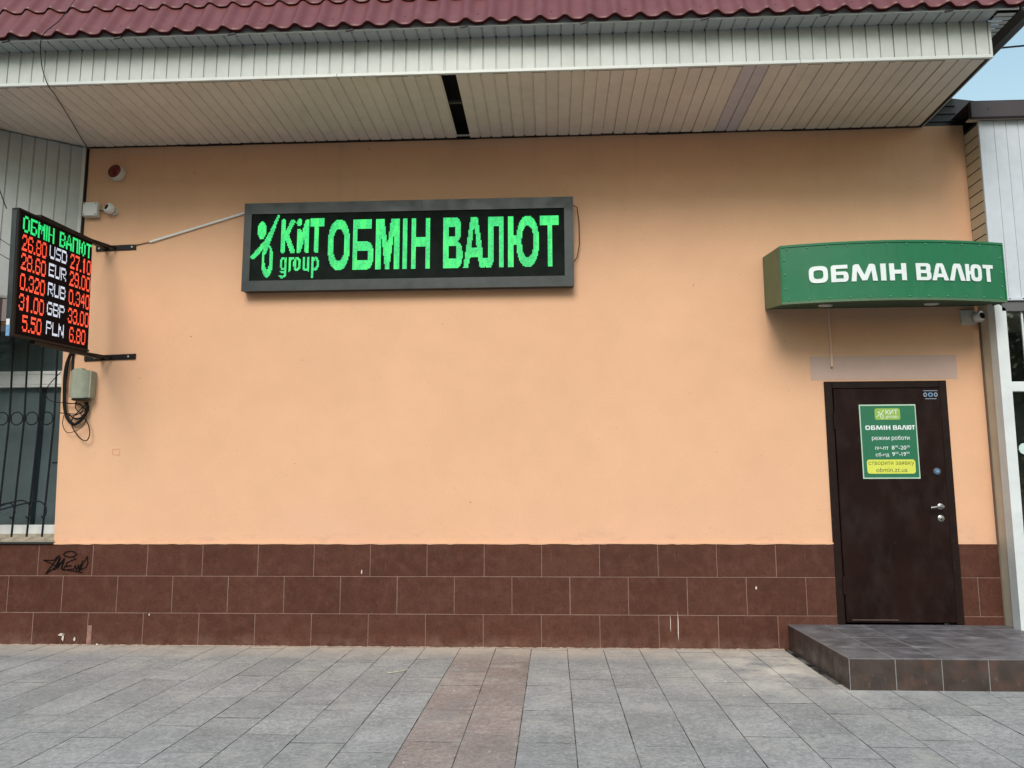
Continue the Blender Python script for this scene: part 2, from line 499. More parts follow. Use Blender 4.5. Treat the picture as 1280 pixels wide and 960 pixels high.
# thin pale dust bank against the wall foot
rr2 = random.Random(5)
mb = MB(); px = -5.2; top = []
while px < 1.84:
    top.append((px, rr2.uniform(-.028, -.012), rr2.uniform(.004, .012))); px += .03
vs = []; fs = []
for i, (x, y, z) in enumerate(top):
    vs += [(x, -.005, z), (x, y*1.8, .0005)]
    if i: a = 2*i; fs.append((a-2, a-1, a+1, a))
mb.add(vs, fs)
mb.build('dust_bank', simple('sandy_dust', (.40, .31, .24), .95, amt=.2, scale=30), pav)['kind'] = 'stuff'

# grit, flakes of paint and bits of litter lying on the slabs
mb = MB(); rg = random.Random(21)
for i_ in range(420):
    x = rg.uniform(-4.8, 4.6); y = -abs(rg.gauss(0, .9)) - .02 if rg.random() < .6 else rg.uniform(-3.3, -.05)
    if y < -3.4 or (x > STEP['x0']-.02 and y > STEP['y']-.02): continue
    a_ = rg.uniform(0, 6.28); s1 = rg.uniform(.002, .007) * (2.2 if rg.random() < .06 else 1); s2 = s1*rg.uniform(.3, .8); h_ = rg.uniform(.001, .003)
    ux, uy = math.cos(a_), math.sin(a_)
    p = [(x+ux*s1, y+uy*s1), (x-uy*s2, y+ux*s2), (x-ux*s1, y-uy*s1), (x+uy*s2*.8, y-ux*s2*.8)]
    mb.add([(q_[0], q_[1], -.001) for q_ in p] + [(x+(q_[0]-x)*.6, y+(q_[1]-y)*.6, h_) for q_ in p], [(4,5,6,7), (0,1,5,4), (1,2,6,5), (2,3,7,6), (3,0,4,7)])
mb.build('grit', simple('pale_grit', (.50, .47, .42), .8, amt=.4, scale=60), pav)['kind'] = 'stuff'

# ------------------------------------------------------------------ the building
B = thing('exchange_office_building', (0, 0, 0), 'peach plastered building with brown tiled plinth and burgundy metal roof eaves', 'building')
XL, XR, ZT = -4.195, 3.548, 4.352
WB, WT = -4.235, -4.285       # right edge of the window opening (leans a little)
wall = MB()
# face sheet in pieces, each with thickness to Y=.25
def wp(poly): wall.prism(poly, .25, 0.0, None)
DX0, DX1, DZ = 2.262, 3.222, 2.135
wp([(WB, .825), (DX0, .825), (DX0, 4.36), (-4.24, 4.36), (-4.27, 2.75), (WT, 2.75)])
wp([(DX0, DZ), (DX1, DZ), (DX1, 4.36), (DX0, 4.36)])
wp([(DX1, .825), (XR, .825), (XR, 4.36), (DX1, 4.36)])
wp([(-9, 2.75), (-4.27, 2.75), (-4.24, 4.36), (-9, 4.36)])
wp([(-9, .0), (DX0, .0), (DX0, .825), (-9, .825)][:4]); 
wp([(DX1, .0), (XR, .0), (XR, .825), (DX1, .825)])
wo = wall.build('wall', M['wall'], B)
MB().bbox((2.148, -.0018, 2.160), (3.336, .02, 2.361), .001).build('old_paint_patch', M['patch'], B)
# small plaster scar
mb = MB()
for a, b, c, d in ((-3.775, 1.625, -3.715, 1.631), (-3.775, 1.575, -3.771, 1.628), (-3.715, 1.57, -3.710, 1.628), (-3.76, 1.574, -3.715, 1.579)):
    mb.bbox((a, -.004, b), (c, .01, d), .001)
mb.build('plaster_scar', M['wall'], B)
# plinth
plinth = MB().box((-9, -.0122, -.02), (DX0-.003, .0, .822)); plinth.box((DX1+.003, -.0122, -.02), (XR-.004, 0, .822))
pl = plinth.build('plinth', M['grout'], B)
def vtile(w_, h_, d=.008, c=.0022):
    def f():
        x, z = w_/2, h_/2
        v = [(-x,0,-z),(x,0,-z),(x,0,z),(-x,0,z),(-x,-d+c,-z),(x,-d+c,-z),(x,-d+c,z),(-x,-d+c,z),(-x+c,-d,-z+c),(x-c,-d,-z+c),(x-c,-d,z-c),(-x+c,-d,z-c)]
        fs = [(0,1,5,4),(1,2,6,5),(2,3,7,6),(3,0,4,7),(4,5,9,8),(5,6,10,9),(6,7,11,10),(7,4,8,11),(8,9,10,11)]
        return raw('tile', v, fs, M['tile'])
    return cached(('vt', round(w_, 3), round(h_, 3)), f)
TW = .4724
def tile_row(z0, z1, start, xa, xb):
    j = .0052
    x = start
    while x > xa: x -= TW
    while x < xb:
        a, b = max(x, xa), min(x+TW, xb)
        if b - a > .03:
            me = vtile(b-a-j, z1-z0-j)
            link('tile', me, pl, ((a+b)/2, -.0065 + rr.uniform(-.0008, .0006), (z0+z1)/2), (R(rr.gauss(0, .1)), 0, R(rr.gauss(0, .08))))
        x += TW
for z0, z1, st in ((.562, .826, -.100), (.262, .562, .128), (-.012, .262, .366)):
    tile_row(z0, z1, st, -6.6, DX0-.008)
for z0, z1, st in ((.562, .826, DX1+.01), (.262, .562, 3.36-TW), (.19, .262, DX1+.01)):
    tile_row(z0, z1, st, DX1+.01, XR-.006)
# irregular plaster lip above the tiles
mb = MB(); x = -4.23; poly_t = []; poly_b = []
while x < DX0: poly_b.append((x, .826 - rr.uniform(.0, .006))); x += rr.uniform(.03, .09)
poly = poly_b + [(DX0-.002, .835), (-4.23, .835)]
for i in range(len(poly_b)-1):
    a, b = poly_b[i], poly_b[i+1]
    mb.prism([a, b, (b[0], .836), (a[0], .836)], 0, -.0195)
mb.build('plaster_lip', M['wall'], B)
# graffiti on the tile
def ribbon(mb, pts, w_, y):
    for (x0, z0), (x1, z1) in zip(pts, pts[1:]):
        d = Vector((x1-x0, z1-z0)); 
        if d.length < 1e-5: continue
        d.normalize(); nx, nz = -d.y*w_/2, d.x*w_/2; ex, ez = d.x*w_*.4, d.y*w_*.4
        mb.prism([(x0+nx-ex, z0+nz-ez), (x1+nx+ex, z1+nz+ez), (x1-nx+ex, z1-nz+ez), (x0-nx-ex, z0-nz-ez)], 0.0, y)
        y -= .00002
def gp(pts):  # strokes measured in a 3.2x enlargement
    return [(-4.294 + (a/3.2-58)*.00721, .757 - (660+b/3.2-690)*.00658) for a, b in pts]
mb = MB()
for wd, st in ((.007, [(195,182),(242,108),(222,128),(184,128),(215,142),(236,152),(195,182)]), (.010, [(226,166),(246,116),(236,160),(262,122),(254,162)]),
           (.006, [(272,138),(302,124),(275,136),(268,152),(292,149),(266,154),(260,168),(300,162)]),
           (.007, [(258,104),(266,95),(284,91),(302,95),(308,104),(298,113),(278,115),(262,110),(258,104)]), (.008, [(303,119),(305,124)]),
           (.006, [(300,170),(306,146),(312,170),(318,146),(322,171)]), (.006, [(326,142),(322,173),(336,140),(350,112),(354,140),(348,156),(326,166),(334,128)]),
           (.006, [(252,163),(290,170),(336,177)])):
    ribbon(mb, gp(st), wd, -.0006)
go = mb.build('graffiti_tag', M['graffiti'], pl); go.location.y = -.0152 - 0.0004
# paint flecks and old marks on the plinth
mb = MB()
for cx, cy, sx, sz in ((-4.10, .085, .030, .012), (-4.085, .065, .010, .034), (-3.985, .05, .010, .018), (-3.79, .005, .014, .012), (-3.36, .25, .006, .01), (-1.585, .60, .006, .02), (.99, .18, .004, .12), (.93, .2, .003, .07), (1.62, .48, .008, .015)):
    mb.prism([(cx-sx, cy-sz*.5), (cx+sx*.4, cy-sz), (cx+sx, cy+sz*.3), (cx-sx*.2, cy+sz)], 0, -.0012)
o = mb.build('paint_flecks', M['paint_white'], pl); o.location.y = -.0152; o['kind'] = 'stuff'
MB().bbox((-3.885, -.0175, .0), (-3.845, -.014, .16), .001).build('wall_mark', simple('scraped_tile', (.26, .14, .11), .8, amt=.3, scale=30), pl)

# ---- soffit, fascia, eaves
FY = -1.11; ZS = 4.357; ZF = 4.636; PITCH_B = .0970
def board_profile(wd, g_=.012, dp=.009):
    """(u across, d outward) profile of one plastic lining board with its groove"""
    return [(0, -dp*.2), (.0008, 0), (wd-g_-.002, 0), (wd-g_, -dp), (wd-.0035, -dp), (wd-.001, -dp*.4)]
def board_mesh(key, wd, ln, mat, axes, **kw):
    """axes: (across, along, outward) unit vectors"""
    A, L_, O = (Vector(a) for a in axes)
    def f():
        pr_ = board_profile(wd, **kw); v = []
        for e in (0, ln):
            for u, d in pr_: v.append(A*u + L_*e + O*d)
        n_ = len(pr_)
        fs = [(i, i+1, i+1+n_, i+n_) for i in range(n_-1)]
        nrm = (v[fs[1][1]] - v[fs[1][0]]).cross(v[fs[1][3]] - v[fs[1][0]])
        if nrm.dot(O) < 0: fs = [tuple(reversed(q_)) for q_ in fs]
        return raw('board', v, fs, mat)
    return cached(key, f)
soff = MB().box((-6.2, FY+.02, ZS+.03), (3.175, .0, ZS+.034))
# backing sheet omitted where the board is missing: build two
soff = MB().box((-6.2, FY+.02, ZS+.012), (-.813, -.004, ZS+.03)).box((-.700, FY+.02, ZS+.012), (3.175, -.004, ZS+.03))
so = soff.build('soffit', M['dark'], B)
x = -.808 ; xs = []
k = 0
x = -.700
while x < 3.18: xs.append(x); x += PITCH_B
x = -.812 - PITCH_B
while x > -6.0: xs.append(x); x -= PITCH_B
rb = random.Random(11)
for x in xs:
    wd = min(PITCH_B, 3.188 - x)
    if wd < .03: continue
    st = 1.40 < x < 1.60
    me = board_mesh(('sof', st, round(wd, 3)), wd, abs(FY)-.022, M['soffit_stained'] if st else M['soffit'], ((1,0,0), (0,1,0), (0,0,-1)))
    o = link('board', me, so, (x, FY+.004, ZS + rb.uniform(-.0015, .0012)), (R(rb.gauss(0, .05)), R(rb.gauss(0, .25)), 0))
    if st: o['label'] = 'stained purple grey soffit board'
# void over the missing board
MB().box((-1.0, FY+.03, ZS+.16), (-.5, -.01, ZS+.17)).box((-1.0, FY+.03, ZS+.03), (-.99, -.01, ZS+.16)).box((-.51, FY+.03, ZS+.03), (-.5, -.01, ZS+.16)).build('roof_void', M['dark'], B)
MB().bbox((-.85, -.615, ZS+.022), (-.66, -.59, ZS+.045), .002).build('batten', simple('grey_batten', (.10, .095, .085), .8, amt=.2), so)
MB().box((-.812, -.06, ZS+.004), (-.70, -.035, ZS+.010)).build('wall_channel', M['trim'], so)
# dark joint line where soffit meets wall, ragged
mb = MB(); x = -4.18
while x < 3.16:
    l_ = rb.uniform(.1, .5); mb.box((x, -.004-rb.uniform(0, .003), ZS-.006-rb.uniform(0, .006)), (min(x+l_, 3.18), -.001, ZS-.001)); x += l_
mb.build('joint_gap', M['dark'], so)
fa = MB().box((-6.2, FY+.012, ZS), (3.20, FY+.03, ZF+.06)).build('fascia', M['dark'], B)
x = -4.172 - PITCH_B*20 + .0
i = 0
while x < 3.20:
    wd = min(PITCH_B, 3.21 - x)
    if wd > .03:
        me = board_mesh(('fas', round(wd, 3)), wd, ZF-ZS-.018, M['fascia'], ((1,0,0), (0,0,1), (0,-1,0)), g_=.010)
        link('board', me, fa, (x, FY+rb.uniform(-.001, .0015), ZS+.018), (R(rb.gauss(0, .15)), 0, R(rb.gauss(0, .08))))
    x += PITCH_B
# edge trims: strips with a joint
for a, b in ((-6.2, -1.6), (-1.598, 1.84), (1.842, 3.214)):
    MB().bbox((a, FY-.007, ZS-.006), (b, FY+.016, ZS+.020), .003).build('edge_trim', M['trim'], fa)
MB().bbox((3.196, FY-.006, ZS-.004), (3.214, FY+.02, ZF), .002).build('corner_trim', M['trim'], fa)
MB().box((3.20, FY+.02, ZS), (3.214, 3.0, ZF+.05)).build('side_fascia', M['fascia'], B)
MB().box((3.186, FY+.012, ZS-.006), (3.199, -.0, ZS+.012)).build('side_edge_trim', M['gutter'], so)
# small upper soffit
EY = -1.262
us = MB().box((-6.2, EY+.006, ZF+.012), (3.34, FY+.01, ZF+.02)).build('eaves_lining', M['dark'], B)
x = -4.172 - PITCH_B*20
while x < 3.2:
    me = board_mesh('eav', PITCH_B, FY-EY, M['clad_left'], ((1,0,0), (0,1,0), (0,0,-1)))
    link('board', me, us, (x, EY+.004, ZF + rb.uniform(-.001, .001)))
    x += PITCH_B
yy = FY - .10
while yy < 1.5:     # lining boards turned round the corner, lying across
    me = board_mesh('eavs', .05, .13, M['fascia'], ((0,1,0), (1,0,0), (0,0,-1)))
    link('board', me, us, (3.216, yy, ZF-.001)); yy += .05
MB().box((-6.2, EY+.004, ZF-.002), (3.34, EY+.014, ZF+.045)).build('closing_strip', M['clad_left'], us)
# ---- metal tile roof, 62 degree slope
SL = R(62); CRS = .335; WV = .1808
SY, SZ = math.cos(SL), math.sin(SL); NY, NZ = -SZ, SY    # outward normal
def wave(t):       # t 0..1 across one corrugation, crest at 0/1
    return .038*(0.5+0.5*math.cos(2*math.pi*t))**2.0
def roofmesh(width_frac=1.0):
    N = 14; v = []; f = []
    rows = [(0.0, .0), (0.0, .015), (.03, .0150), (.12, .010), (CRS*.7, .004), (CRS+.012, .001)]
    th = .0
    for s_, h in rows:
        for i_ in range(N+1):
            t = i_/N*width_frac; u = t*WV
            hh = h + wave(t)*(1.0)
            v.append((u, SY*s_ + NY*hh, SZ*s_ + NZ*hh - (0 if s_ or h else 0)))
    # front lip: drop
    for i_ in range(N+1):
        t = i_/N*width_frac; u = t*WV; hh = -.008 + wave(t)*.92
        v[i_] = (u, NY*hh, NZ*hh)
    for r_ in range(len(rows)-1):
        for i_ in range(N):
            a = r_*(N+1)+i_
            f.append((a, a+1, a+N+2, a+N+1))
    me = raw('roof_tile', v, f, M['roof'])
    me.materials.append(M['roof_edge'])
    for p_ in me.polygons:
        p_.use_smooth = p_.index >= N
        if p_.index < N: p_.material_index = 1
    return me
rm = roofmesh()
deck = MB().add([(-6.3, EY+.030, ZF+.012), (3.36, EY+.030, ZF+.012), (3.36-.0, EY+.030+2.2*SY, ZF+.012+2.2*SZ), (-6.3, EY+.030+2.2*SY, ZF+.012+2.2*SZ),
                 (-6.3, EY+.05, ZF+.004), (3.36, EY+.05, ZF+.012), (3.36, EY+.05+2.2*SY, ZF+.004+2.2*SZ), (-6.3, EY+.05+2.2*SY, ZF+.004+2.2*SZ)],
                [(0,1,2,3), (7,6,5,4), (0,4,5,1), (1,5,6,2), (3,7,4,0), (2,6,7,3)])
rf = deck.build('roof', M['dark'], B)
X0R = 3.194 - WV*52
for r_ in range(5):
    for i_ in range(53):
        x = X0R + i_*WV
        if x > 3.36 - .02*r_ - .1: continue
        link('roof_tile', rm, rf, (x, EY-.010 + SY*CRS*r_, ZF+.010 + SZ*CRS*r_ + rb.uniform(-.0008, .0008)))
# hip cap along the right hand edge
MB().tube([(3.375, EY-.02, ZF+.03), (3.375, EY-.02+1.7*SY, ZF+.03+1.7*SZ)], .035, 10).build('hip_cap', M['roof'], rf, True)
# screws, every third wave
mb = MB()
for r_ in range(2):
    for i_ in range(1, 52, 3):
        x = X0R + (i_+.45)*WV; s_ = CRS*r_ + CRS*.33
        mb.lathe([(.006, 0), (.006, .004), (.003, .006)], (x, EY-.010+SY*s_+NY*.008, ZF+.010+SZ*s_+NZ*.008), (0, NY, NZ), 6)
mb.build('roof_screws', M['screw_dark'], rf)['kind'] = 'stuff'
# little black bracket ends poking from under the eave
for x in (-4.10, -3.23, -2.36, -1.47, -.62, .26, 1.13, 1.98, 2.85):
    MB().bbox((x-.03, EY-.008, ZF-.010), (x+.03, EY+.004, ZF+.004), .002).build('clip', M['dark_flash'], us, rot=(0, R(-12), 0))
# side gutter along the right end
mb = MB()
prof = [(.00, .05), (.005, .0), (.05, -.035), (.11, -.035), (.15, .0), (.155, .05), (.145, .05), (.14, .01), (.02, .01), (.01, .05)]
mb.prism([(3.345+a, 4.632+b) for a, b in prof], 2.6, EY-.0)
mb.build('side_gutter', M['gutter'], B)
for yy in ():
    MB().tube([(3.36, yy, 4.595), (3.40, yy, 4.588), (3.46, yy, 4.588), (3.50, yy, 4.62)], .012, 6).build('gutter_bracket', M['gutter'], B)
# black flashing beyond the soffit
mb = MB(); mb.prism([(3.16, 4.345), (3.56, 4.345), (4.35, 4.34), (4.35, 4.50), (3.92, 4.548), (3.46, 4.617), (3.16, 4.60)], 1.2, .01)
mb.build('parapet_flashing', M['dark_flash'], B)
for z in (4.40, 4.47, 4.54):
    MB().box((3.20, -.004, z), (3.50, .012, z+.012)).build('flashing_rib', simple('dark_rib', (.035, .035, .04), .5), B)
# main body behind so nothing is see-through
MB().box((-9, .25, .0), (3.2, .27, 6.5)).box((-9, .27, 6.4), (3.2, 6, 6.5)).build('inner_wall', M['dark'], B)

# ---- left cladding set at an angle over the window
P0 = Vector((-4.190, -.022, 0)); DV = Vector((-.527, -.398, 0)).normalized(); NO = Vector((DV.y, -DV.x, 0))
if NO.y > 0: NO = -NO
Z0C = 2.885
mb = MB()
a = P0 + Vector((0,0,0)); b = P0 + DV*2.2
def q3(p, z): return (p.x, p.y, z)
inn = -NO*.02
mb.add([q3(a+inn, Z0C), q3(b+inn, Z0C), q3(b+inn, ZS), q3(a+inn, ZS), q3(a+inn*2, Z0C), q3(b+inn*2, Z0C), q3(b+inn*2, ZS), q3(a+inn*2, ZS)],
       [(0,1,2,3), (7,6,5,4), (0,4,5,1), (3,2,6,7), (1,5,6,2), (0,3,7,4)])
cl = mb.build('corner_cladding', M['dark'], B)
me = None
for i in range(22):
    st = a + DV*(.028 + .094*i)
    me = board_mesh('cladL', .094, ZS-Z0C-.012, M['clad_left'], (tuple(DV), (0,0,1), tuple(NO)), g_=.010)
    link('board', me, cl, (st.x, st.y, Z0C), None)
tr = MB(); c0 = a + NO*.006
tr.add([q3(a, Z0C), q3(a+NO*.006, Z0C), q3(a+DV*.028+NO*.006, Z0C), q3(a+DV*.028, Z0C), q3(a, ZS-.01), q3(a+NO*.006, ZS-.01), q3(a+DV*.028+NO*.006, ZS-.01), q3(a+DV*.028, ZS-.01)],
       [(0,3,2,1), (4,5,6,7), (0,1,5,4), (1,2,6,5), (2,3,7,6), (3,0,4,7)])
tr.build('corner_trim', M['trim'], cl)
MB().box((-4.187, -.012, 2.3), (-4.170, -.0005, 4.34)).build('corner_gap', M['dark'], B)
mb = MB(); mb.add([q3(a, Z0C), q3(b, Z0C), (-6.0, -.001, Z0C), q3(a, Z0C+.02), q3(b, Z0C+.02), (-6.0, -.001, Z0C+.02)], [(0,2,1), (3,4,5), (0,1,4,3), (1,2,5,4), (2,0,3,5)])
mb.build('box_underside', M['trim'], cl)
# brown corrugated drip sheet below it
mb = MB(); N = 60
vs = []; fs = []
for i in range(N+1):
    p = a + DV*(.45 + 1.7*i/N); wv = .012*math.sin(i*1.5)
    vs += [q3(p + NO*(.01+wv), Z0C-.01), q3(p + NO*(.07+wv), Z0C-.21)]
    if i: k = 2*i; fs.append((k-2, k-1, k+1, k))
mb.add(vs, fs); mb.build('drip_sheet', simple('brown_metal_sheet', (.075, .045, .04), .5, amt=.2), B)

# ---- left window
WY = .12
win = MB()
win.bbox((-6.6, WY, .900), (WB+.02, WY+.06, .980), .005)
win.bbox((-6.6, WY, 2.185), (WT+.05, WY+.06, 2.330), .005)
win.box((-6.6, WY-.006, 2.30), (WT+.02, WY+.001, 2.312)).box((-6.6, WY-.006, 2.212), (WT+.02, WY+.001, 2.224))
win.bbox((-6.6, WY, 2.70), (WT+.05, WY+.06, 2.80), .005)
win.bbox((WT+.026, WY+.001, .93), (WT+.09, WY+.059, 2.79), .004)
wn = MB().box((-6.6, WY+.075, .8), (-4.2, WY+.085, 2.8)).build('window', M['curtain'], B)
win.build('frame', M['white'], wn)
MB().box((-6.6, WY+.02, .97), (WT+.03, WY+.026, 2.19)).build('pane', M['glass'], wn)
MB().box((-6.6, WY+.02, 2.33), (WT+.03, WY+.026, 2.71)).build('pane', M['glass'], wn)
mb = MB()
z = 2.33
while z < 2.72: mb.box((-6.6, WY+.062, z), (-4.24, WY+.072, z+.012)); z += .016
mb.build('blind_slats', simple('grey_blind_slat', (.30, .35, .35), .6), wn)['kind'] = 'stuff'
MB().prism([(-4.585, .97), (-4.545, .97), (-4.525, 2.19), (-4.565, 2.19)], WY+.074, WY+.068).build('curtain_gap', M['curtain_dark'], wn)
MB().add([(-6.6, -.006, .855), (WB+.003, -.006, .855), (WB+.003, WY+.002, .903), (-6.6, WY+.002, .903), (-6.6, -.006, .835), (WB+.003, -.006, .835), (WB+.003, WY+.002, .835), (-6.6, WY+.002, .835)],
         [(0,1,2,3), (4,7,6,5), (0,4,5,1), (1,5,6,2), (2,6,7,3)]).build('sill', M['sill'], wn)
MB().bbox((-6.6, -.035, .826), (WB+.012, .01, .842), .003).build('sill_flashing', simple('dark_zinc_flashing', (.06, .065, .065), .4, .5), wn)

# ---- door
dr = MB().box((DX0+.05, .055, .2), (DX1-.045, .075, 2.1)).build('door', M['door'], B)
fr = MB()
fr.bbox((DX0-.012, -.016, .197), (DX0+.050, .06, DZ+.012), .003).bbox((DX1-.048, -.016, .197), (DX1+.012, .06, DZ+.012), .003)
fr.bbox((DX0+.052, -.0155, DZ-.046), (DX1-.05, .06, DZ+.0115), .003)
fr.build('door_frame', M['door_frame'], dr)
MB().bbox((DX0+.054, -.030, .215), (DX1-.053, .050, DZ-.051), .004).build('door_leaf', M['door'], dr)
for z in (1.82, .50):
    MB().tube([(DX0+.052, -.026, z-.07), (DX0+.052, -.026, z+.07)], .011, 8).build('hinge', M['door_frame'], dr, True)
HX = 3.105; DF = -.030
h = MB().lathe([(.026, 0), (.026, .006), (.022, .010), (.011, .012), (.011, .05), (.009, .052)], (HX, DF, 1.122), n=18)
h.build('handle_rose', M['steel'], dr, True)
MB().tube([(HX, DF-.045, 1.122), (HX-.02, DF-.052, 1.123), (HX-.055, DF-.055, 1.119), (HX-.098, DF-.052, 1.113)], .0095, 10).build('handle', M['steel'], dr, True)
MB().lathe([(.027, 0), (.027, .005), (.022, .009), (.010, .010), (.010, .014), (.008, .015)], (HX-.002, DF, 1.028), n=18).build('lock_rose', M['steel'], dr, True)
MB().bbox((HX-.007, DF-.019, 1.014), (HX+.001, DF-.013, 1.034), .002).build('key_barrel', M['screw_dark'], dr)
MB().lathe([(.030, 0), (.030, .006), (.026, .012), (.018, .014), (.0, .0141)], (3.098, DF, 1.402), n=20).build('doorbell', simple('slate_bell_disc', (.10, .14, .2), .3, .3), dr, True)
MB().bbox((3.088, DF-.018, 1.392), (3.108, DF-.013, 1.412), .001).build('bell_button', M['blue_label'], dr)
# door maker's plate: two pale lines and an oval lettered mark between them
mk = MB().box((3.038, DF-.0015, 2.058), (3.150, DF, 2.063)).box((3.050, DF-.0015, 1.992), (3.140, DF, 1.997))
lp = mk.build('maker_mark', simple('pale_blue_print', (.28, .36, .46), .4), dr)
for cx, rx, mm_ in ((3.052, .015, 'pale'), (3.094, .020, 'blue'), (3.136, .015, 'pale')):
    mb = MB(); vs = []; n_ = 16
    pts_o = [(cx+rx*math.cos(2*math.pi*k/n_), 2.028+.018*math.sin(2*math.pi*k/n_)) for k in range(n_)]
    pts_i = [(cx+rx*.55*math.cos(2*math.pi*k/n_), 2.028+.010*math.sin(2*math.pi*k/n_)) for k in range(n_)]
    for k in range(n_):
        mb.prism([pts_o[k], pts_o[(k+1)%n_], pts_i[(k+1)%n_], pts_i[k]], DF+.001, DF-.0018)
    mb.build('oval_mark', M['blue_label'] if mm_ == 'blue' else lp.data.materials[0], dr)
MB().bbox((2.36, DF-.004, .232), (2.72, DF+.001, .238), .001).build('scratch', simple('bare_scratch', (.12, .08, .065), .6), dr)

# ------------------------------------------------------------------ doorstep
st = thing('doorstep', (3.2, -.6, 0), 'low doorstep of dark glossy tiles with reddish brown front in front of the brown door', 'step')
core = MB().box((STEP['x0']+.0005, STEP['y']+.0005, -.01), (STEP['x1'], -.001, STEP['z']-.0015)); core.build('concrete_core', simple('grey_grout', (.22, .215, .21), .9, amt=.2, scale=30), st)
TS = .2865; TSY = .375; j = .006
yb = STEP['y']-.004; iy = 0
while yb < -.03:
    y1 = min(yb+TSY, -.002); xa = STEP['x0']
    while xa < STEP['x1'] - .05:
        x1 = min(xa+TS, STEP['x1'])
        lx, ly = round(x1-xa-j, 3), round(y1-yb-j, 3)
        me = cached(('st', lx, ly), lambda: slabmesh('tile', lx, ly, .009, .003, M['step_top']))
        link('tile', me, st, ((xa+x1)/2, (yb+y1)/2, STEP['z'] + rb.uniform(-.0008, .001)), (R(rb.gauss(0, .12)), R(rb.gauss(0, .1)), 0))
        xa = x1
    yb = y1
def facetile(w_, h_, mat, key):
    def f():
        me = vtile(w_, h_).copy(); me.materials.clear(); me.materials.append(mat); return me
    return cached((key, round(w_, 3), round(h_, 3)), f)
xa = STEP['x0'] + .002
hh = STEP['z'] - .006
while xa < STEP['x1'] - .05:
    x1 = min(xa+TS, STEP['x1'])
    link('tile', facetile(x1-xa-j, hh, M['step_side'], 'sf'), st, ((xa+x1)/2, STEP['y']+.006, hh/2), (0, 0, R(rb.gauss(0, .1))))
    xa = x1
yb = STEP['y'] + .003
while yb < -.03:
    y1 = min(yb+TS, -.012)
    link('tile', facetile(y1-yb-j, hh, M['step_side'], 'sf'), st, (STEP['x0']+.006, (yb+y1)/2, hh/2), (0, 0, R(-90)))
    yb = y1

# ------------------------------------------------------------------ text helpers
dg = None
def text_mesh(body, size=1.0, offset=0.0, extrude=0.0):
    c = bpy.data.curves.new('lettering', 'FONT'); c.body = body; c.size = size; c.offset = offset; c.extrude = extrude
    c.resolution_u = 3
    o = bpy.data.objects.new('lettering', c); col.objects.link(o)
    bpy.context.view_layer.update()
    me = bpy.data.meshes.new_from_object(o.evaluated_get(bpy.context.evaluated_depsgraph_get()))
    bpy.data.objects.remove(o); bpy.data.curves.remove(c)
    return me
def wall_text(name, body, x0, x1, z0, z1, y, mat, parent, offset=.0, depth=.0012):
    """lettering filling the box x0..x1, z0..z1, standing on the plane Y=y, facing -Y"""
    me = text_mesh(body, 1.0, offset)
    xs_ = [v.co.x for v in me.vertices]; ys_ = [v.co.y for v in me.vertices]
    ax, bx, ay, by = min(xs_), max(xs_), min(ys_), max(ys_)
    cx, cz = (x0+x1)/2, (z0+z1)/2
    for v in me.vertices:
        X = x0 + (v.co.x-ax)/(bx-ax)*(x1-x0) - cx; Z = z0 + (v.co.y-ay)/(by-ay)*(z1-z0) - cz
        v.co = (X, 0, Z)
    me.materials.clear(); me.materials.append(mat)
    return link(name, me, parent, (cx, y - depth, cz))

# ------------------------------------------------------------------ door poster
po = thing('opening_hours_poster', (2.74, DF, 1.35), 'green poster with opening hours and yellow web address box, fixed on the brown door', 'poster')
PX0, PX1, PZ0, PZ1 = 2.512, 2.966, 1.345, 1.950
Yp = DF - .001
MB().bbox((PX0, Yp-.003, PZ0), (PX1, Yp, PZ1), .001).build('border', M['poster_border'], po)
MB().box((PX0+.009, Yp-.0042, PZ0+.011), (PX1-.009, Yp-.002, PZ1-.011)).build('green_field', M['poster_green'], po)
Yt = Yp - .0042
def rrect(x0, z0, x1, z1, r, n_=5, wob=0):
    pts = []
    for cx, cz, a0 in ((x1-r, z0+r, -90), (x1-r, z1-r, 0), (x0+r, z1-r, 90), (x0+r, z0+r, 180)):
        for k in range(n_+1):
            t = R(a0 + 90*k/n_); pts.append((cx+r*math.cos(t), cz+r*math.sin(t)))
    return pts
def wob(p): return [(x, z + .006*math.sin((x-2.63)*14)) for x, z in p]
MB().prism(wob(rrect(2.635, 1.822, 2.838, 1.916, .014)), Yt+.001, Yt-.0008).build('logo_field', M['poster_lime'], po)
wall_text('lettering', 'КИТ', 2.722, 2.818, 1.868, 1.906, Yt-.0004, M['letter'], po, .008)
wall_text('lettering', 'group', 2.722, 2.816, 1.832, 1.856, Yt-.0004, M['letter'], po, .0)
mb = MB()
ribbon(mb, [(2.650, 1.850), (2.668, 1.862), (2.690, 1.878), (2.708, 1.905)], .005, -.0012)
ribbon(mb, [(2.684, 1.872), (2.680, 1.850), (2.688, 1.832), (2.700, 1.838), (2.702, 1.856), (2.690, 1.872)], .004, -.0014)
ribbon(mb, [(2.663, 1.889), (2.668, 1.880), (2.673, 1.886)], .007, -.0014)
lo_ = mb.build('logo_figure', M['letter'], po); lo_.location.y = Yt - .001 - po.location.y
wall_text('lettering', 'режим роботи', 2.600, 2.900, 1.650, 1.694, Yt, M['letter'], po, .005)
wall_text('lettering', 'пн-пт', 2.622, 2.727, 1.580, 1.604, Yt, M['letter'], po, .005)
wall_text('lettering', 'сб-нд', 2.622, 2.729, 1.520, 1.556, Yt, M['letter'], po, .005)
wall_text('lettering', '8', 2.753, 2.775, 1.580, 1.612, Yt, M['letter'], po, .008)
wall_text('lettering', '00', 2.779, 2.804, 1.598, 1.614, Yt, M['letter'], po, .0)
wall_text('lettering', '-20', 2.808, 2.868, 1.580, 1.612, Yt, M['letter'], po, .008)
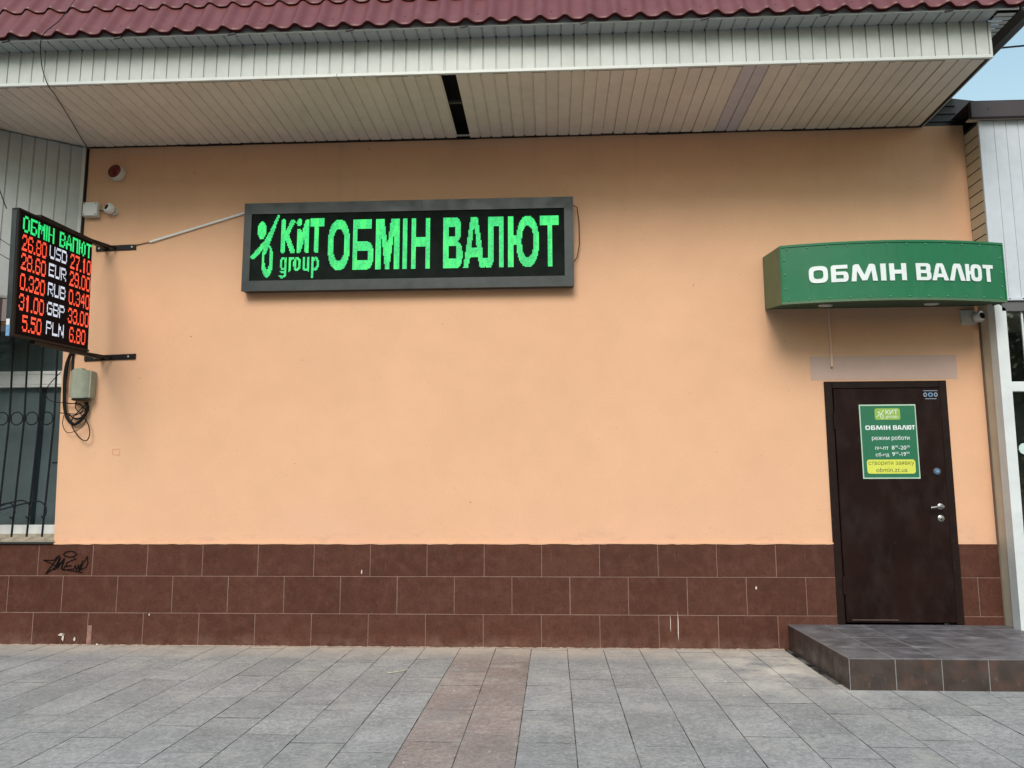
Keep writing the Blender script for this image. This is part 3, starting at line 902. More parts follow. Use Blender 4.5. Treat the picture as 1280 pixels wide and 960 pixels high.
wall_text('lettering', '00', 2.872, 2.897, 1.598, 1.614, Yt, M['letter'], po, .0)
wall_text('lettering', '9', 2.753, 2.775, 1.528, 1.560, Yt, M['letter'], po, .008)
wall_text('lettering', '00', 2.779, 2.804, 1.546, 1.562, Yt, M['letter'], po, .0)
wall_text('lettering', '-19', 2.808, 2.862, 1.528, 1.560, Yt, M['letter'], po, .008)
wall_text('lettering', '00', 2.866, 2.891, 1.546, 1.562, Yt, M['letter'], po, .0)
MB().prism(rrect(2.548, 1.386, 2.932, 1.500, .022), Yt+.001, Yt-.0008).build('yellow_field', M['poster_yellow'], po)
wall_text('lettering', 'створити заявку', 2.560, 2.922, 1.448, 1.484, Yt-.0004, M['poster_ink'], po, .0)
wall_text('lettering', 'obmin.zt.ua', 2.618, 2.866, 1.398, 1.436, Yt-.0004, M['poster_ink'], po, .0)

# ------------------------------------------------------------------ LED rasteriser
def raster(shapes, W, H):
    g_ = [[0]*W for _ in range(H)]
    for sh in shapes:
        val = 1
        if sh[0] == '-': val = 0; sh = sh[1:]
        k = sh[0]
        if k == 'r':
            x0, y0, x1, y1 = sh[1:]; t = lambda x, y: x0 <= x < x1 and y0 <= y < y1; bb = (x0, y0, x1, y1)
        elif k == 'e':
            cx, cy, rx, ry = sh[1:5]; p_ = sh[5] if len(sh) > 5 else 2.0
            t = lambda x, y: abs((x-cx)/rx)**p_ + abs((y-cy)/ry)**p_ <= 1; bb = (cx-rx, cy-ry, cx+rx, cy+ry)
        elif k == 'l':
            x0, y0, x1, y1, w0, w1 = sh[1:]
            def t(x, y, x0=x0, y0=y0, x1=x1, y1=y1, w0=w0, w1=w1):
                dx, dy = x1-x0, y1-y0; L2 = dx*dx+dy*dy
                s_ = max(0, min(1, ((x-x0)*dx+(y-y0)*dy)/L2))
                return math.hypot(x-x0-s_*dx, y-y0-s_*dy) <= (w0+(w1-w0)*s_)/2
            mw = max(w0, w1); bb = (min(x0, x1)-mw, min(y0, y1)-mw, max(x0, x1)+mw, max(y0, y1)+mw)
        elif k == 'p':
            P = sh[1]
            def t(x, y, P=P):
                c_ = False; n_ = len(P)
                for i_ in range(n_):
                    xa, ya = P[i_]; xb, yb_ = P[(i_+1) % n_]
                    if (ya > y) != (yb_ > y) and x < (xb-xa)*(y-ya)/(yb_-ya)+xa: c_ = not c_
                return c_
            bb = (min(p[0] for p in P), min(p[1] for p in P), max(p[0] for p in P), max(p[1] for p in P))
        for yy_ in range(max(0, int(bb[1])-1), min(H, int(bb[3])+2)):
            for xx_ in range(max(0, int(bb[0])-1), min(W, int(bb[2])+2)):
                if t(xx_+.5, yy_+.5): g_[yy_][xx_] = val
    return g_
def runs(g_):
    out = []
    for y, row in enumerate(g_):
        x = 0
        while x < len(row):
            if row[x]:
                x0 = x
                while x < len(row) and row[x] == row[x0]: x += 1
                out.append((x0, x, y, row[x0]))
            else: x += 1
    return out

# ------------------------------------------------------------------ big LED sign
ls = thing('led_sign', (-1.24, 0, 2.97), 'wide grey framed led sign with glowing green lettering on the peach wall', 'led sign')
LX0, LX1, LZ0, LZ1 = -2.672, .195, 2.972, 3.760
DX0_, DX1_, DZ0_, DZ1_ = -2.606, .117, 3.063, 3.662
LY = -.10
MB().bbox((LX0+.004, -.088, LZ0+.004), (LX1-.004, -.012, LZ1-.004), .003).build('housing', M['frame'], ls)
# four frame faces mitred
def fframe(name, pts): MB().prism(pts, -.085, LY).build(name, M['frame'], ls)
fframe('frame_rail', [(LX0, LZ1), (LX1, LZ1), (DX1_, DZ1_), (DX0_, DZ1_)])
fframe('frame_rail', [(LX0, LZ0), (LX1, LZ0), (DX1_, DZ0_), (DX0_, DZ0_)])
fframe('frame_rail', [(LX0, LZ0+.001), (DX0_, DZ0_+.001), (DX0_, DZ1_-.001), (LX0, LZ1-.001)])
fframe('frame_rail', [(LX1, LZ0+.001), (DX1_, DZ0_+.001), (DX1_, DZ1_-.001), (LX1, LZ1-.001)])
scr = MB().box((DX0_, -.0905, DZ0_), (DX1_, -.087, DZ1_)).build('screen', M['led_panel'], ls)
mb = MB()
for i_ in range(12):
    for zz in (LZ0+.022, LZ1-.022):
        mb.lathe([(.004, 0), (.004, .002)], (LX0+.05+i_*(LX1-LX0-.1)/11, LY, zz), n=6)
for zz in (3.15, 3.36, 3.58):
    for xx in (LX0+.02, LX1-.02): mb.lathe([(.004, 0), (.004, .002)], (xx, LY, zz), n=6)
mb.build('frame_screws', M['screw_dark'], ls)['kind'] = 'stuff'
S = []
# emblem: head, raised arm and torso, leg loop
S += [('e', 10, 15.8, 4.1, 8.4), ('l', 25, 2, 18, 21, 2.2, 4.2), ('l', 18, 20, 14.5, 29, 4.6, 6.0), ('l', 15.5, 26, 2.6, 41, 4.8, 4.4)]
S += [('e', 16, 45, 5.4, 16.0), ('-', 'e', 15.8, 41.5, 2.6, 11.5), ('l', 16.2, 28, 12.8, 38, 3, 3)]
# КИТ
S += [('l', 30, 7.5, 30, 36, 4.2, 4.2), ('l', 32, 22, 38.6, 8, 4.4, 4.4), ('l', 33, 21, 39, 36, 4.6, 4.6)]
S += [('l', 44.8, 17, 44.8, 36, 4, 4), ('l', 45, 36, 52, 8.5, 4, 4), ('l', 52.4, 8, 52.4, 36, 4.0, 4.0), ('e', 44.8, 8.6, 2.4, 3.6)]
S += [('r', 55, 5.4, 67.6, 13.2), ('l', 61.2, 9, 61.2, 36, 4.4, 4.4)]
# group
def ring(cx, cy, rx, ry, s_): return [('e', cx, cy, rx, ry), ('-', 'e', cx, cy, rx-s_, ry-s_)]
S += ring(30.9, 48, 3.4, 6.2, 2.1) + [('l', 33.4, 43, 33.4, 57, 1.9, 1.9), ('l', 33.0, 59, 30.5, 61, 2, 2), ('l', 30.5, 61, 28.3, 59.5, 2, 2), ('l', 29, 55.5, 33, 57, 1.8, 1.8)]
S += [('l', 36.8, 43, 36.8, 54.5, 2.1, 2.1), ('l', 37, 45, 39.6, 43, 2.2, 2.2)] + ring(43.8, 48.6, 3.5, 6.6, 2.2)
S += [('l', 49.6, 43, 49.6, 50, 2.1, 2.1), ('e', 52, 50, 3.4, 5.2), ('-', 'e', 52, 49.4, 1.3, 3.6), ('-', 'r', 50.7, 42, 53.3, 49.5), ('l', 54.3, 43, 54.3, 54.5, 2.1, 2.1)]
S += [('l', 57.9, 43, 57.9, 61.5, 2.1, 2.1)] + [('e', 60.6, 48.6, 3.4, 6.4), ('-', 'e', 60.4, 48.6, 1.3, 4.2)]
T_, B_ = 7, 55
# ОБМІН
S += [('e', 82.1, 31, 10.3, 24.4, 2.2), ('-', 'e', 82.1, 31, 5.4, 15.2, 2.2)]
S += [('r', 95, T_, 111.6, 16.3), ('r', 95, T_, 99.4, B_), ('r', 99, 28, 107, B_), ('e', 106, 41.5, 7.9, 13.6, 2.6), ('-', 'r', 99.4, 37.5, 108.6, 46.2)]
S += [('r', 116, T_, 120.6, B_), ('r', 133, T_, 137.6, B_), ('p', [(119, T_), (123.6, T_), (128.4, 44), (128.4, B_), (125.2, B_)]), ('p', [(134.6, T_), (130, T_), (125.4, 44), (125.4, B_), (128.6, B_)])]
S += [('r', 140.8, T_, 145.4, B_), ('r', 149, T_, 153.4, B_), ('r', 162, T_, 166.4, B_), ('r', 153, 24.8, 162.4, 34)]
# ВАЛЮТ
S += [('r', 178, T_, 188, B_), ('e', 187, 18.6, 7.3, 11.8, 2.8), ('e', 187.6, 42.5, 8.0, 13.0, 2.8), ('-', 'r', 182.6, 16.2, 189.2, 24.8), ('-', 'r', 182.6, 34.2, 189.8, 45.6)]
S += [('p', [(203.2, T_), (209.4, T_), (216.2, B_), (211.6, B_), (209.8, 45.5), (202.6, 45.5), (200.8, B_), (196.4, B_)]), ('-', 'p', [(205.6, 18), (207, 18), (208.7, 36.5), (203.8, 36.5)])]
S += [('r', 219.2, T_, 233.4, 16.3), ('r', 219.2, T_, 223.6, 48), ('r', 229, T_, 233.4, B_), ('e', 219.4, 47, 4.2, 8.3, 2.4), ('-', 'r', 214, 36, 219.2, 46), ('r', 216.8, 46, 219, B_)]
S += [('r', 237.5, T_, 242, B_), ('r', 241.8, 24.8, 247, 34), ('e', 254.8, 31, 10.2, 24.3, 2.2), ('-', 'e', 254.8, 31, 5.4, 15.0, 2.2)]
S += [('r', 266.5, T_, 283.3, 16.3), ('r', 272.6, T_, 277.4, B_)]
grid = raster(S, 288, 64)
cw, ch = (DX1_-DX0_)/288, (DZ1_-DZ0_)/64
def led_mesh(name, grid, want, conv, mat, parent, xr=None, yr=(0, 999)):
    mb = MB()
    for x0, x1, y, v in runs(grid):
        if v != want: continue
        if (xr and not (xr[0] <= x0 < xr[1])) or not (yr[0] <= y < yr[1]): continue
        a_ = conv(x0, y+1); b_ = conv(x1, y+1); c_ = conv(x1, y); d_ = conv(x0, y)
        mb.add([a_, b_, c_, d_], [(0, 1, 2, 3)])
    return mb.build(name, mat, parent)
cv = lambda x, y: (DX0_+x*cw, -.0925, DZ1_-y*ch)
led_mesh('emblem', grid, 1, cv, M['led_green'], scr, (0, 27))
for bounds, yr_ in (([27, 42, 54.9, 69], (0, 40)), ([27, 35.4, 40.2, 47.8, 56, 69], (40, 64)), ([69, 94, 115, 139, 147, 172, 196, 216.5, 235, 266, 290], (0, 64))):
    for a_, b_ in zip(bounds, bounds[1:]):
        led_mesh('letter', grid, 1, cv, M['led_green'], scr, (a_, b_), yr_)
mb = MB(); mb.tube([(LX1, -.05, 3.70), (LX1+.035, -.05, 3.68), (LX1+.05, -.045, 3.55), (LX1+.05, -.04, 3.35), (LX1+.03, -.035, 3.24), (LX1, -.03, 3.20)], .004, 6)
mb.build('sign_cable', M['cable'], ls, True)

# ------------------------------------------------------------------ rate board
FONT = {
'0': '01110 10001 10001 10001 10001 10001 01110', '1': '00100 01100 00100 00100 00100 00100 01110'.replace('01110', '00100'), '2': '01110 10001 00001 00010 00100 01000 11111',
'3': '01110 10001 00001 00110 00001 10001 01110', '4': '00010 00110 01010 10010 11111 00010 00010', '5': '11111 10000 11110 00001 00001 10001 01110',
'6': '01110 10001 10000 11110 10001 10001 01110', '7': '11111 00001 00010 00010 00100 00100 00100', '8': '01110 10001 10001 01110 10001 10001 01110',
'9': '01110 10001 10001 01111 00001 10001 01110', 'U': '10001 10001 10001 10001 10001 10001 01110', 'S': '01111 10000 10000 01110 00001 00001 11110',
'D': '11110 10001 10001 10001 10001 10001 11110', 'E': '11111 10000 10000 11110 10000 10000 11111', 'R': '11110 10001 10001 11110 10100 10010 10001',
'B': '11110 10001 10001 11110 10001 10001 11110', 'G': '01110 10001 10000 10111 10001 10001 01110', 'P': '11110 10001 10001 11110 10000 10000 10000',
'L': '10000 10000 10000 10000 10000 10000 11111', 'N': '10001 11001 11001 10101 10011 10011 10001',
'О': '01110 10001 10001 10001 10001 10001 01110', 'Б': '11111 10000 10000 11110 10001 10001 11110', 'М': '10001 11011 11011 10101 10101 10001 10001',
'І': '1 1 1 1 1 1 1', 'Н': '10001 10001 10001 11111 10001 10001 10001', 'В': '11110 10001 10001 11110 10001 10001 11110',
'А': '00100 01010 01010 10001 11111 10001 10001', 'Л': '11111 10001 10001 10001 10001 10001 10001', 'Ю': '10010 10101 10101 11101 10101 10101 10010', 'Т': '11111 00100 00100 00100 00100 00100 00100'}
G2 = [[0]*96 for _ in range(96)]
def put(ch, x, y, w_, h_, val):
    rows = FONT[ch].split()
    for yy_ in range(h_):
        for xx_ in range(w_):
            if rows[min(6, int((yy_+.5)*7/h_))][min(len(rows[0])-1, int((xx_+.5)*len(rows[0])/w_))] == '1':
                if 0 <= y+yy_ < 96 and 0 <= x+xx_ < 96: G2[y+yy_][x+xx_] = val
DG = []
def number(s_, x, y, val):
    for c_ in s_:
        if c_ == '.':
            for a_ in (0, 1):
                for b_ in (0, 1): G2[y+11+a_][x+b_] = val
            DG.append(('point', x, x+2, y)); x += 3
        else:
            put(c_, x, y, 6, 13, val); DG.append(('digit', x, x+6, y)); x += 7
hx = 3; HB = []
for c_, w_ in zip('ОБМІН ВАЛЮТ', (8, 8, 9, 2, 8, 5, 8, 8, 8, 10, 8)):
    if c_ != ' ': put(c_, hx, 2, w_, 13, 1); HB.append((hx-1, hx+w_))
    hx += w_ + 1 + (0 if c_ != ' ' else 0)
for i_, (a_, n_, b_) in enumerate((('26.80', 'USD', '27.10'), ('28.60', 'EUR', '29.00'), ('0.320', 'RUB', '0.340'), ('31.00', 'GBP', '33.00'), ('5.50', 'PLN', '6.80'))):
    y = 17 + int(i_*15.9)
    number(a_, 3 if len(a_) == 5 else 8, y, 2)
    for k, c_ in enumerate(n_): put(c_, 37+k*8, y, 7, 11, 3)
    number(b_, 65 if len(b_) == 5 else 68, y, 2)
rb_ = thing('exchange_rate_board', (-3.94, -.7, 2.38), 'square led board of exchange rates hung at right angles from black wall brackets', 'rate board')
BY0, BY1 = -.255, -1.215      # wall side, street side
ZTOP = lambda y: 3.392 + (y-BY0)*.055
ZBOT = lambda y: 2.428 + (y-BY0)*.055
FX, BX = -3.900, -3.948
def yzprism(pts, x0, x1):
    n_ = len(pts); ar = sum(pts[i][0]*pts[(i+1)%n_][1]-pts[(i+1)%n_][0]*pts[i][1] for i in range(n_))
    if ar < 0: pts = pts[::-1]
    a_, b_ = max(x0, x1), min(x0, x1)
    return MB().add([(a_, y, z) for y, z in pts] + [(b_, y, z) for y, z in pts], [tuple(range(n_)), tuple(reversed(range(n_, 2*n_)))] + [(i, i+n_, (i+1)%n_+n_, (i+1)%n_) for i in range(n_)])
yzprism([(BY0-.003, ZBOT(BY0)+.003), (BY1+.003, ZBOT(BY1)+.003), (BY1+.003, ZTOP(BY1)-.003), (BY0-.003, ZTOP(BY0)-.003)], FX-.010, BX).build('housing', M['frame'], rb_)
t_ = .017
for nm, pts in (('top', [(BY0, ZTOP(BY0)), (BY1, ZTOP(BY1)), (BY1, ZTOP(BY1)-t_), (BY0, ZTOP(BY0)-t_)]), ('bot', [(BY0, ZBOT(BY0)), (BY1, ZBOT(BY1)), (BY1, ZBOT(BY1)+t_), (BY0, ZBOT(BY0)+t_)])):
    yzprism(pts, FX+.004, BX-.004).build('frame_rail', M['black_metal'], rb_)
yzprism([(BY1, ZBOT(BY1)+t_+.001), (BY1+.022, ZBOT(BY1)+t_+.001), (BY1+.022, ZTOP(BY1)-t_-.001), (BY1, ZTOP(BY1)-t_-.001)], FX+.003, FX-.012).build('frame_rail', M['black_metal'], rb_)
yzprism([(BY1-.002, ZBOT(BY1)+t_+.001), (BY1+.010, ZBOT(BY1)+t_+.001), (BY1+.010, ZTOP(BY1)-t_-.001), (BY1-.002, ZTOP(BY1)-t_-.001)], FX-.013, BX-.003).build('end_panel', M['frame'], rb_)
SY0, SY1 = BY0-.006, BY1+.030
sc2 = yzprism([(SY0, ZBOT(SY0)+.016), (SY1, ZBOT(SY1)+.016), (SY1, ZTOP(SY1)-.016), (SY0, ZTOP(SY0)-.016)], FX-.004, FX-.0095).build('screen', M['led_panel2'], rb_)
def cv2(x, y):
    yy_ = SY1 + (SY0-SY1)*x/96; zt_, zb_ = ZTOP(yy_)-.020, ZBOT(yy_)+.020
    return (FX-.0025, yy_, zt_+(zb_-zt_)*y/96)
def led2(name, rows, cols, want, mat):
    sub = [[(G2[y][x] if (rows[0] <= y < rows[1] and cols[0] <= x < cols[1]) else 0) for x in range(96)] for y in range(96)]
    led_mesh(name, sub, want, cv2, mat, sc2)
for a_, b_ in HB: led2('letter', (0, 16), (a_, b_), 1, M['led_green2'])
for nm_, a_, b_, y in DG: led2(nm_, (y-1, y+15), (a_, b_), 2, M['led_red'])
for i_ in range(5):
    for k in range(3): led2('letter', (16 + int(i_*15.9), 32 + int(i_*15.9)), (37+k*8, 44+k*8), 3, M['led_white'])
MB().bbox((BX+.002, BY1-.006, 2.375), (FX-.018, BY1-.001, 2.455), .001).build('sticker', M['blue_label'], rb_)
MB().bbox((BX+.003, BY1-.0072, 2.455), (FX-.019, BY1-.0062, 2.500), .0005).build('sticker', M['white'], rb_)
for z, zz in ((3.408, 3.405), (2.420, 2.418)):
    MB().bbox((-4.02 if z > 3 else -4.085, -.012, z-.024), (-3.655 if z > 3 else -3.625, -.0005, z+.024), .002).build('wall_plate', M['black_metal'], rb_)
    y_end = -.95
    zo = .012 if z > 3 else -.016
    yzprism([(-.012, z-.014), (-.012, z+.014), (y_end, ZTOP(y_end)+.026 if z > 3 else ZBOT(y_end)-.002), (y_end, ZTOP(y_end)+.002 if z > 3 else ZBOT(y_end)-.026)], -3.905, -3.945).build('bracket_arm', M['black_metal'], rb_)
    # brace from the board to the outer end of the plate
    MB().tube([(-3.93, -.30, z-.004), (-3.84, -.012, z-.004)], .013, 4).build('bracket_brace', M['black_metal'], rb_)
    for xx in (-3.69, -3.99):
        MB().lathe([(.009, 0), (.009, .004), (.005, .006)], (xx, -.012, z), n=8).build('bolt', M['screw'], rb_)

rb_.rotation_euler = (0, R(-1.7), 0); rb_.location.x += .008

# ------------------------------------------------------------------ curved green canopy sign
cs = thing('canopy_sign', (2.65, -.3, 2.68), 'curved green canopy sign with white lettering above the brown door', 'sign')
CX0, CX1, CZ0, CZ1 = 1.800, 3.520, 2.690, 3.160
def arcY(x):
    t = (x-CX0)/(CX1-CX0)
    return -.500 - .115*(1-(2*t-1)**2) + .03*t
def topz(x): return CZ1 + .006
NA = 28
xs_ = [CX0 + (CX1-CX0)*i_/NA for i_ in range(NA+1)]
mb = MB(); vs = []; fs = []
for i_, x in enumerate(xs_):
    vs += [(x, arcY(x), CZ0), (x, arcY(x), CZ1)]
    if i_: k = 2*i_; fs.append((k-2, k, k+1, k-1))
mb.add(vs, fs); mb.build('face', M['green'], cs, True)
# faces meeting the walls; right part stops at the neighbour's front
mb = MB().add([(CX0, -.001, CZ0+.075), (CX0, arcY(CX0), CZ0), (CX0, arcY(CX0), CZ1), (CX0, -.001, CZ1+.06)], [(0, 1, 2, 3)])
mb.build('end_panel', M['green_edge'], cs)
MB().add([(CX1, -.262, CZ0+.02), (CX1, -.262, CZ1), (CX1, arcY(CX1), CZ1), (CX1, arcY(CX1), CZ0)], [(0, 1, 2, 3)]).build('end_panel', M['green_edge'], cs)
def sheet(za, zb, name, mat):
    vs = []; fs = []
    for i_, x in enumerate(xs_):
        vs += [(x, arcY(x)+.004, za), (x, -.001, zb)]
        if i_: k = 2*i_; fs.append((k-2, k-1, k+1, k))
    MB().add(vs, fs).build(name, mat, cs)
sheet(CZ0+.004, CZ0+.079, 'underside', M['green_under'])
sheet(CZ1-.004, CZ1+.056, 'top_sheet', M['green_edge'])
# folded lips
for z, nm in ((CZ0-.002, 'lower_lip'), (CZ1-.016, 'upper_lip')):
    mb = MB()
    for i_ in range(NA):
        xa, xb = xs_[i_], xs_[i_+1]
        ya, yb = arcY(xa), arcY(xb)
        mb.add([(xa, ya-.006, z), (xb, yb-.006, z), (xb, yb+.0, z), (xa, ya+.0, z), (xa, ya-.006, z+.018), (xb, yb-.006, z+.018), (xb, yb, z+.018), (xa, ya, z+.018)],
               [(0,3,2,1), (4,5,6,7), (0,1,5,4), (3,7,6,2)])
    mb.build(nm, M['green_edge'] if z < 3 else M['green'], cs)
for x in (CX0, CX1-.004):
    MB().bbox((x-.003, arcY(x)-.006, CZ0), (x+.007, arcY(x)+.012, CZ1), .002).build('corner_lip', M['green'], cs)
mb = MB()
for i_ in range(12):
    x = CX0 + .05 + i_*(CX1-CX0-.1)/11
    for z in (CZ0+.03, CZ1-.03): mb.lathe([(.007, 0), (.006, .004), (.003, .006)], (x, arcY(x)-.001, z), n=8)
for z in (CZ0+.12, CZ0+.235, CZ0+.35):
    for x in (CX0+.03, CX1-.03): mb.lathe([(.007, 0), (.006, .004), (.003, .006)], (x, arcY(x)-.001, z), n=8)
mb.build('rivets', simple('pale_green_rivet', (.10, .26, .17), .4, .3), cs, True)['kind'] = 'stuff'
for x in (2.20, 3.03):
    MB().lathe([(.055, 0), (.052, .010), (.042, .012), (.040, .006), (.0, .0061)], (x, -.30, CZ0+.038), (0, .14, -.99), 20).build('downlight', M['white_old'], cs, True)
# lettering as 2D filled curves, bent to the arc
def curve_letters(polys, parent, name, mat, flat=None):
    """polys: list of closed outlines (outer and holes) in x,z metres"""
    c = bpy.data.curves.new('lettering', 'CURVE'); c.dimensions = '2D'; c.fill_mode = 'BOTH'; c.extrude = .003 if flat is None else .0004
    for P in polys:
        s_ = c.splines.new('POLY'); s_.points.add(len(P)-1); s_.use_cyclic_u = True
        for i_, (x, z) in enumerate(P): s_.points[i_].co = (x, z, 0, 1)
    o = bpy.data.objects.new('lettering', c); col.objects.link(o); bpy.context.view_layer.update()
    me = bpy.data.meshes.new_from_object(o.evaluated_get(bpy.context.evaluated_depsgraph_get()))
    bpy.data.objects.remove(o); bpy.data.curves.remove(c)
    cx = sum(v.co.x for v in me.vertices)/len(me.vertices); cz = sum(v.co.y for v in me.vertices)/len(me.vertices); cy = arcY(cx)-.004 if flat is None else flat
    for v in me.vertices:
        x, z, d = v.co.x, v.co.y, v.co.z
        v.co = (x-cx, (arcY(x)-.004 if flat is None else flat)-d-cy, z-cz)
    me.flip_normals()
    me.materials.clear(); me.materials.append(mat)
    return link(name, me, parent, (cx, cy, cz))
ZB, ZH = 2.842, .134
def sq(x0, x1, z0, z1, p=3.4, n_=28):
    cx, cz, rx, rz = (x0+x1)/2, (z0+z1)/2, (x1-x0)/2, (z1-z0)/2
    out = []
    for k in range(n_):
        t = 2*math.pi*k/n_; c_, s_ = math.cos(t), math.sin(t)
        out.append((cx+rx*math.copysign(abs(c_)**(2/p), c_), cz+rz*math.copysign(abs(s_)**(2/p), s_)))
    return out
def L(u): return ZB + ZH*u
def let_O(a_, b_): t = (b_-a_)*.24 if b_-a_ < .15 else .036; return [sq(a_, b_, L(0), L(1)), sq(a_+t, b_-t, L(.24), L(.76))]
CL = []
CL.append(let_O(2.000, 2.138))
a_, b_ = 2.160, 2.286
CL.append([[(a_, L(0)), (b_-.022, L(0)), (b_-.006, L(.07)), (b_, L(.2)), (b_, L(.40)), (b_-.006, L(.54)), (b_-.022, L(.61)), (a_+.036, L(.61)), (a_+.036, L(.78)), (b_-.004, L(.78)), (b_-.004, L(1)), (a_+.018, L(1)), (a_+.004, L(.95)), (a_, L(.82))],
           [(a_+.036, L(.2)), (a_+.036, L(.41)), (b_-.036, L(.41)), (b_-.034, L(.2))]])
a_, b_ = 2.306, 2.500
mdl = (a_+b_)/2
CL.append([[(a_, L(0)), (a_+.016, L(.93)), (a_+.030, L(1)), (a_+.058, L(1)), (mdl, L(.36)), (b_-.058, L(1)), (b_-.030, L(1)), (b_-.016, L(.93)), (b_, L(0)), (b_-.036, L(0)), (b_-.044, L(.62)), (mdl+.018, L(.04)), (mdl-.018, L(.04)), (a_+.044, L(.62)), (a_+.036, L(0))]])
CL.append([[(2.524, L(0)), (2.564, L(0)), (2.564, L(1)), (2.524, L(1))]])
a_, b_ = 2.590, 2.718
CL.append([[(a_, L(0)), (a_+.037, L(0)), (a_+.037, L(.39)), (b_-.037, L(.39)), (b_-.037, L(0)), (b_, L(0)), (b_, L(1)), (b_-.037, L(1)), (b_-.037, L(.62)), (a_+.037, L(.62)), (a_+.037, L(1)), (a_, L(1))]])
a_, b_ = 2.792, 2.908
CL.append([[(a_, L(0)), (b_-.024, L(0)), (b_-.006, L(.07)), (b_, L(.2)), (b_, L(.38)), (b_-.008, L(.5)), (b_-.004, L(.64)), (b_-.004, L(.82)), (b_-.010, L(.94)), (b_-.026, L(1)), (a_, L(1))],
           [(a_+.034, L(.19)), (a_+.034, L(.41)), (b_-.036, L(.41)), (b_-.034, L(.19))], [(a_+.034, L(.60)), (a_+.034, L(.81)), (b_-.038, L(.81)), (b_-.038, L(.60))]])
a_, b_ = 2.912, 3.044; mdl = (a_+b_)/2
CL.append([[(a_, L(0)), (a_+.036, L(.9)), (a_+.046, L(1)), (b_-.046, L(1)), (b_-.036, L(.9)), (b_, L(0)), (b_-.036, L(0)), (b_-.042, L(.18)), (a_+.042, L(.18)), (a_+.036, L(0))],
           [(a_+.050, L(.39)), (b_-.050, L(.39)), (mdl+.003, L(.80)), (mdl-.003, L(.80))]])
a_, b_ = 3.050, 3.178; mdl = (a_+b_)/2
CL.append([[(a_, L(0)), (a_+.034, L(.9)), (a_+.044, L(1)), (b_-.040, L(1)), (b_-.030, L(.9)), (b_, L(0)), (b_-.037, L(0)), (mdl+.003, L(.76)), (mdl-.003, L(.76)), (a_+.037, L(0))]])
a_, b_ = 3.184, 3.312
CL.append([[(a_, L(0)), (a_+.031, L(0)), (a_+.031, L(.40)), (a_+.046, L(.40)), (a_+.050, L(.60)), (a_+.031, L(.60)), (a_+.031, L(1)), (a_, L(1))]])
CL.append([sq(a_+.042, b_+.006, L(0), L(1)), sq(a_+.072, b_-.024, L(.22), L(.78))])
a_, b_ = 3.330, 3.416
CL.append([[(a_+.027, L(0)), (a_+.060, L(0)), (a_+.060, L(.79)), (b_, L(.79)), (b_, L(1)), (a_, L(1)), (a_, L(.79)), (a_+.027, L(.79))]])
for P in CL: curve_letters(P, cs, 'letter', M['letter'])
for P in CL:
    Q = [[(2.553 + (x-2.0)*(2.948-2.553)/1.416, 1.742 + (z-ZB)*.036/ZH) for x, z in o_] for o_ in P]
    curve_letters(Q, po, 'lettering', M['letter'], flat=Yt)

# ------------------------------------------------------------------ fittings on the wall
t = thing('alarm_siren', (-3.885, 0, 4.105), 'round white alarm siren with dark red lens high on the wall', 'siren')
MB().lathe([(.074, 0), (.076, .015), (.072, .034), (.068, .050), (.062, .055)], (-3.885, -.0, 4.100), (-.16, -1, .14), 26).build('siren_body', M['white_old'], t, True)
MB().lathe([(.064, 0), (.062, .008), (.050, .018), (.027, .026), (.004, .028)], (-3.894, -.052, 4.108), (-.16, -1, .14), 24).build('red_lens', M['siren_red'], t, True)
t = thing('junction_box', (-4.093, 0, 3.754), 'square white plastic junction box beside the small camera, upper left of wall', 'box')
MB().bbox((-4.163, -.055, 3.690), (-4.022, -.0, 3.824), .008).build('box_body', M['white_old'], t)
MB().bbox((-4.158, -.064, 3.695), (-4.027, -.056, 3.819), .006).build('box_lid', M['white'], t)
mb = MB()
for xx in (-4.145, -4.04):
    for zz in (3.708, 3.806): mb.lathe([(.005, 0), (.005, .002)], (xx, -.064, zz), n=8)
mb.build('lid_screws', M['screw_dark'], t)['kind'] = 'stuff'
def camera_thing(x, z, y, label, d, parentless=None, black=False):
    t = thing('security_camera', (x, 0, z), label, 'security camera')
    d = Vector(d).normalized()
    MB().lathe([(.040, 0), (.042, .012), (.036, .022)], (x+.03, 0, z-.015), n=20).build('mount', M['white_old'], t, True)
    c0 = Vector((x+.03, -.022, z-.015)); 
    prof = [(.024, 0), (.040, .010), (.047, .028), (.047, .052), (.042, .064), (.034, .067)]
    MB().lathe(prof, c0, d, 22).build('camera_body', M['white'], t, True)
    MB().lathe([(.026, 0), (.025, .004), (.012, .009), (.002, .010)], c0+d*.0655, d, 18).build('lens', M['lens'], t, True)
    return t
camera_thing(-3.93, 3.765, 0, 'small white security camera next to the white junction box on the left of the wall', (-.55, -1, .28))
MB().tube([(-4.022, -.03, 3.752), (-3.98, -.025, 3.745), (-3.93, -.02, 3.75)], .004, 6).build('camera_cable', M['cable'], bpy.data.objects['security_camera'], True)
t = camera_thing(3.478, 2.680, 0, 'white security camera on a square plate under the right end of the green canopy sign', (.35, -1, .10))
MB().bbox((3.395, -.020, 2.612), (3.515, -.0, 2.736), .004).build('mounting_plate', M['white_old'], t)
for o_ in list(t.children): 
    pass
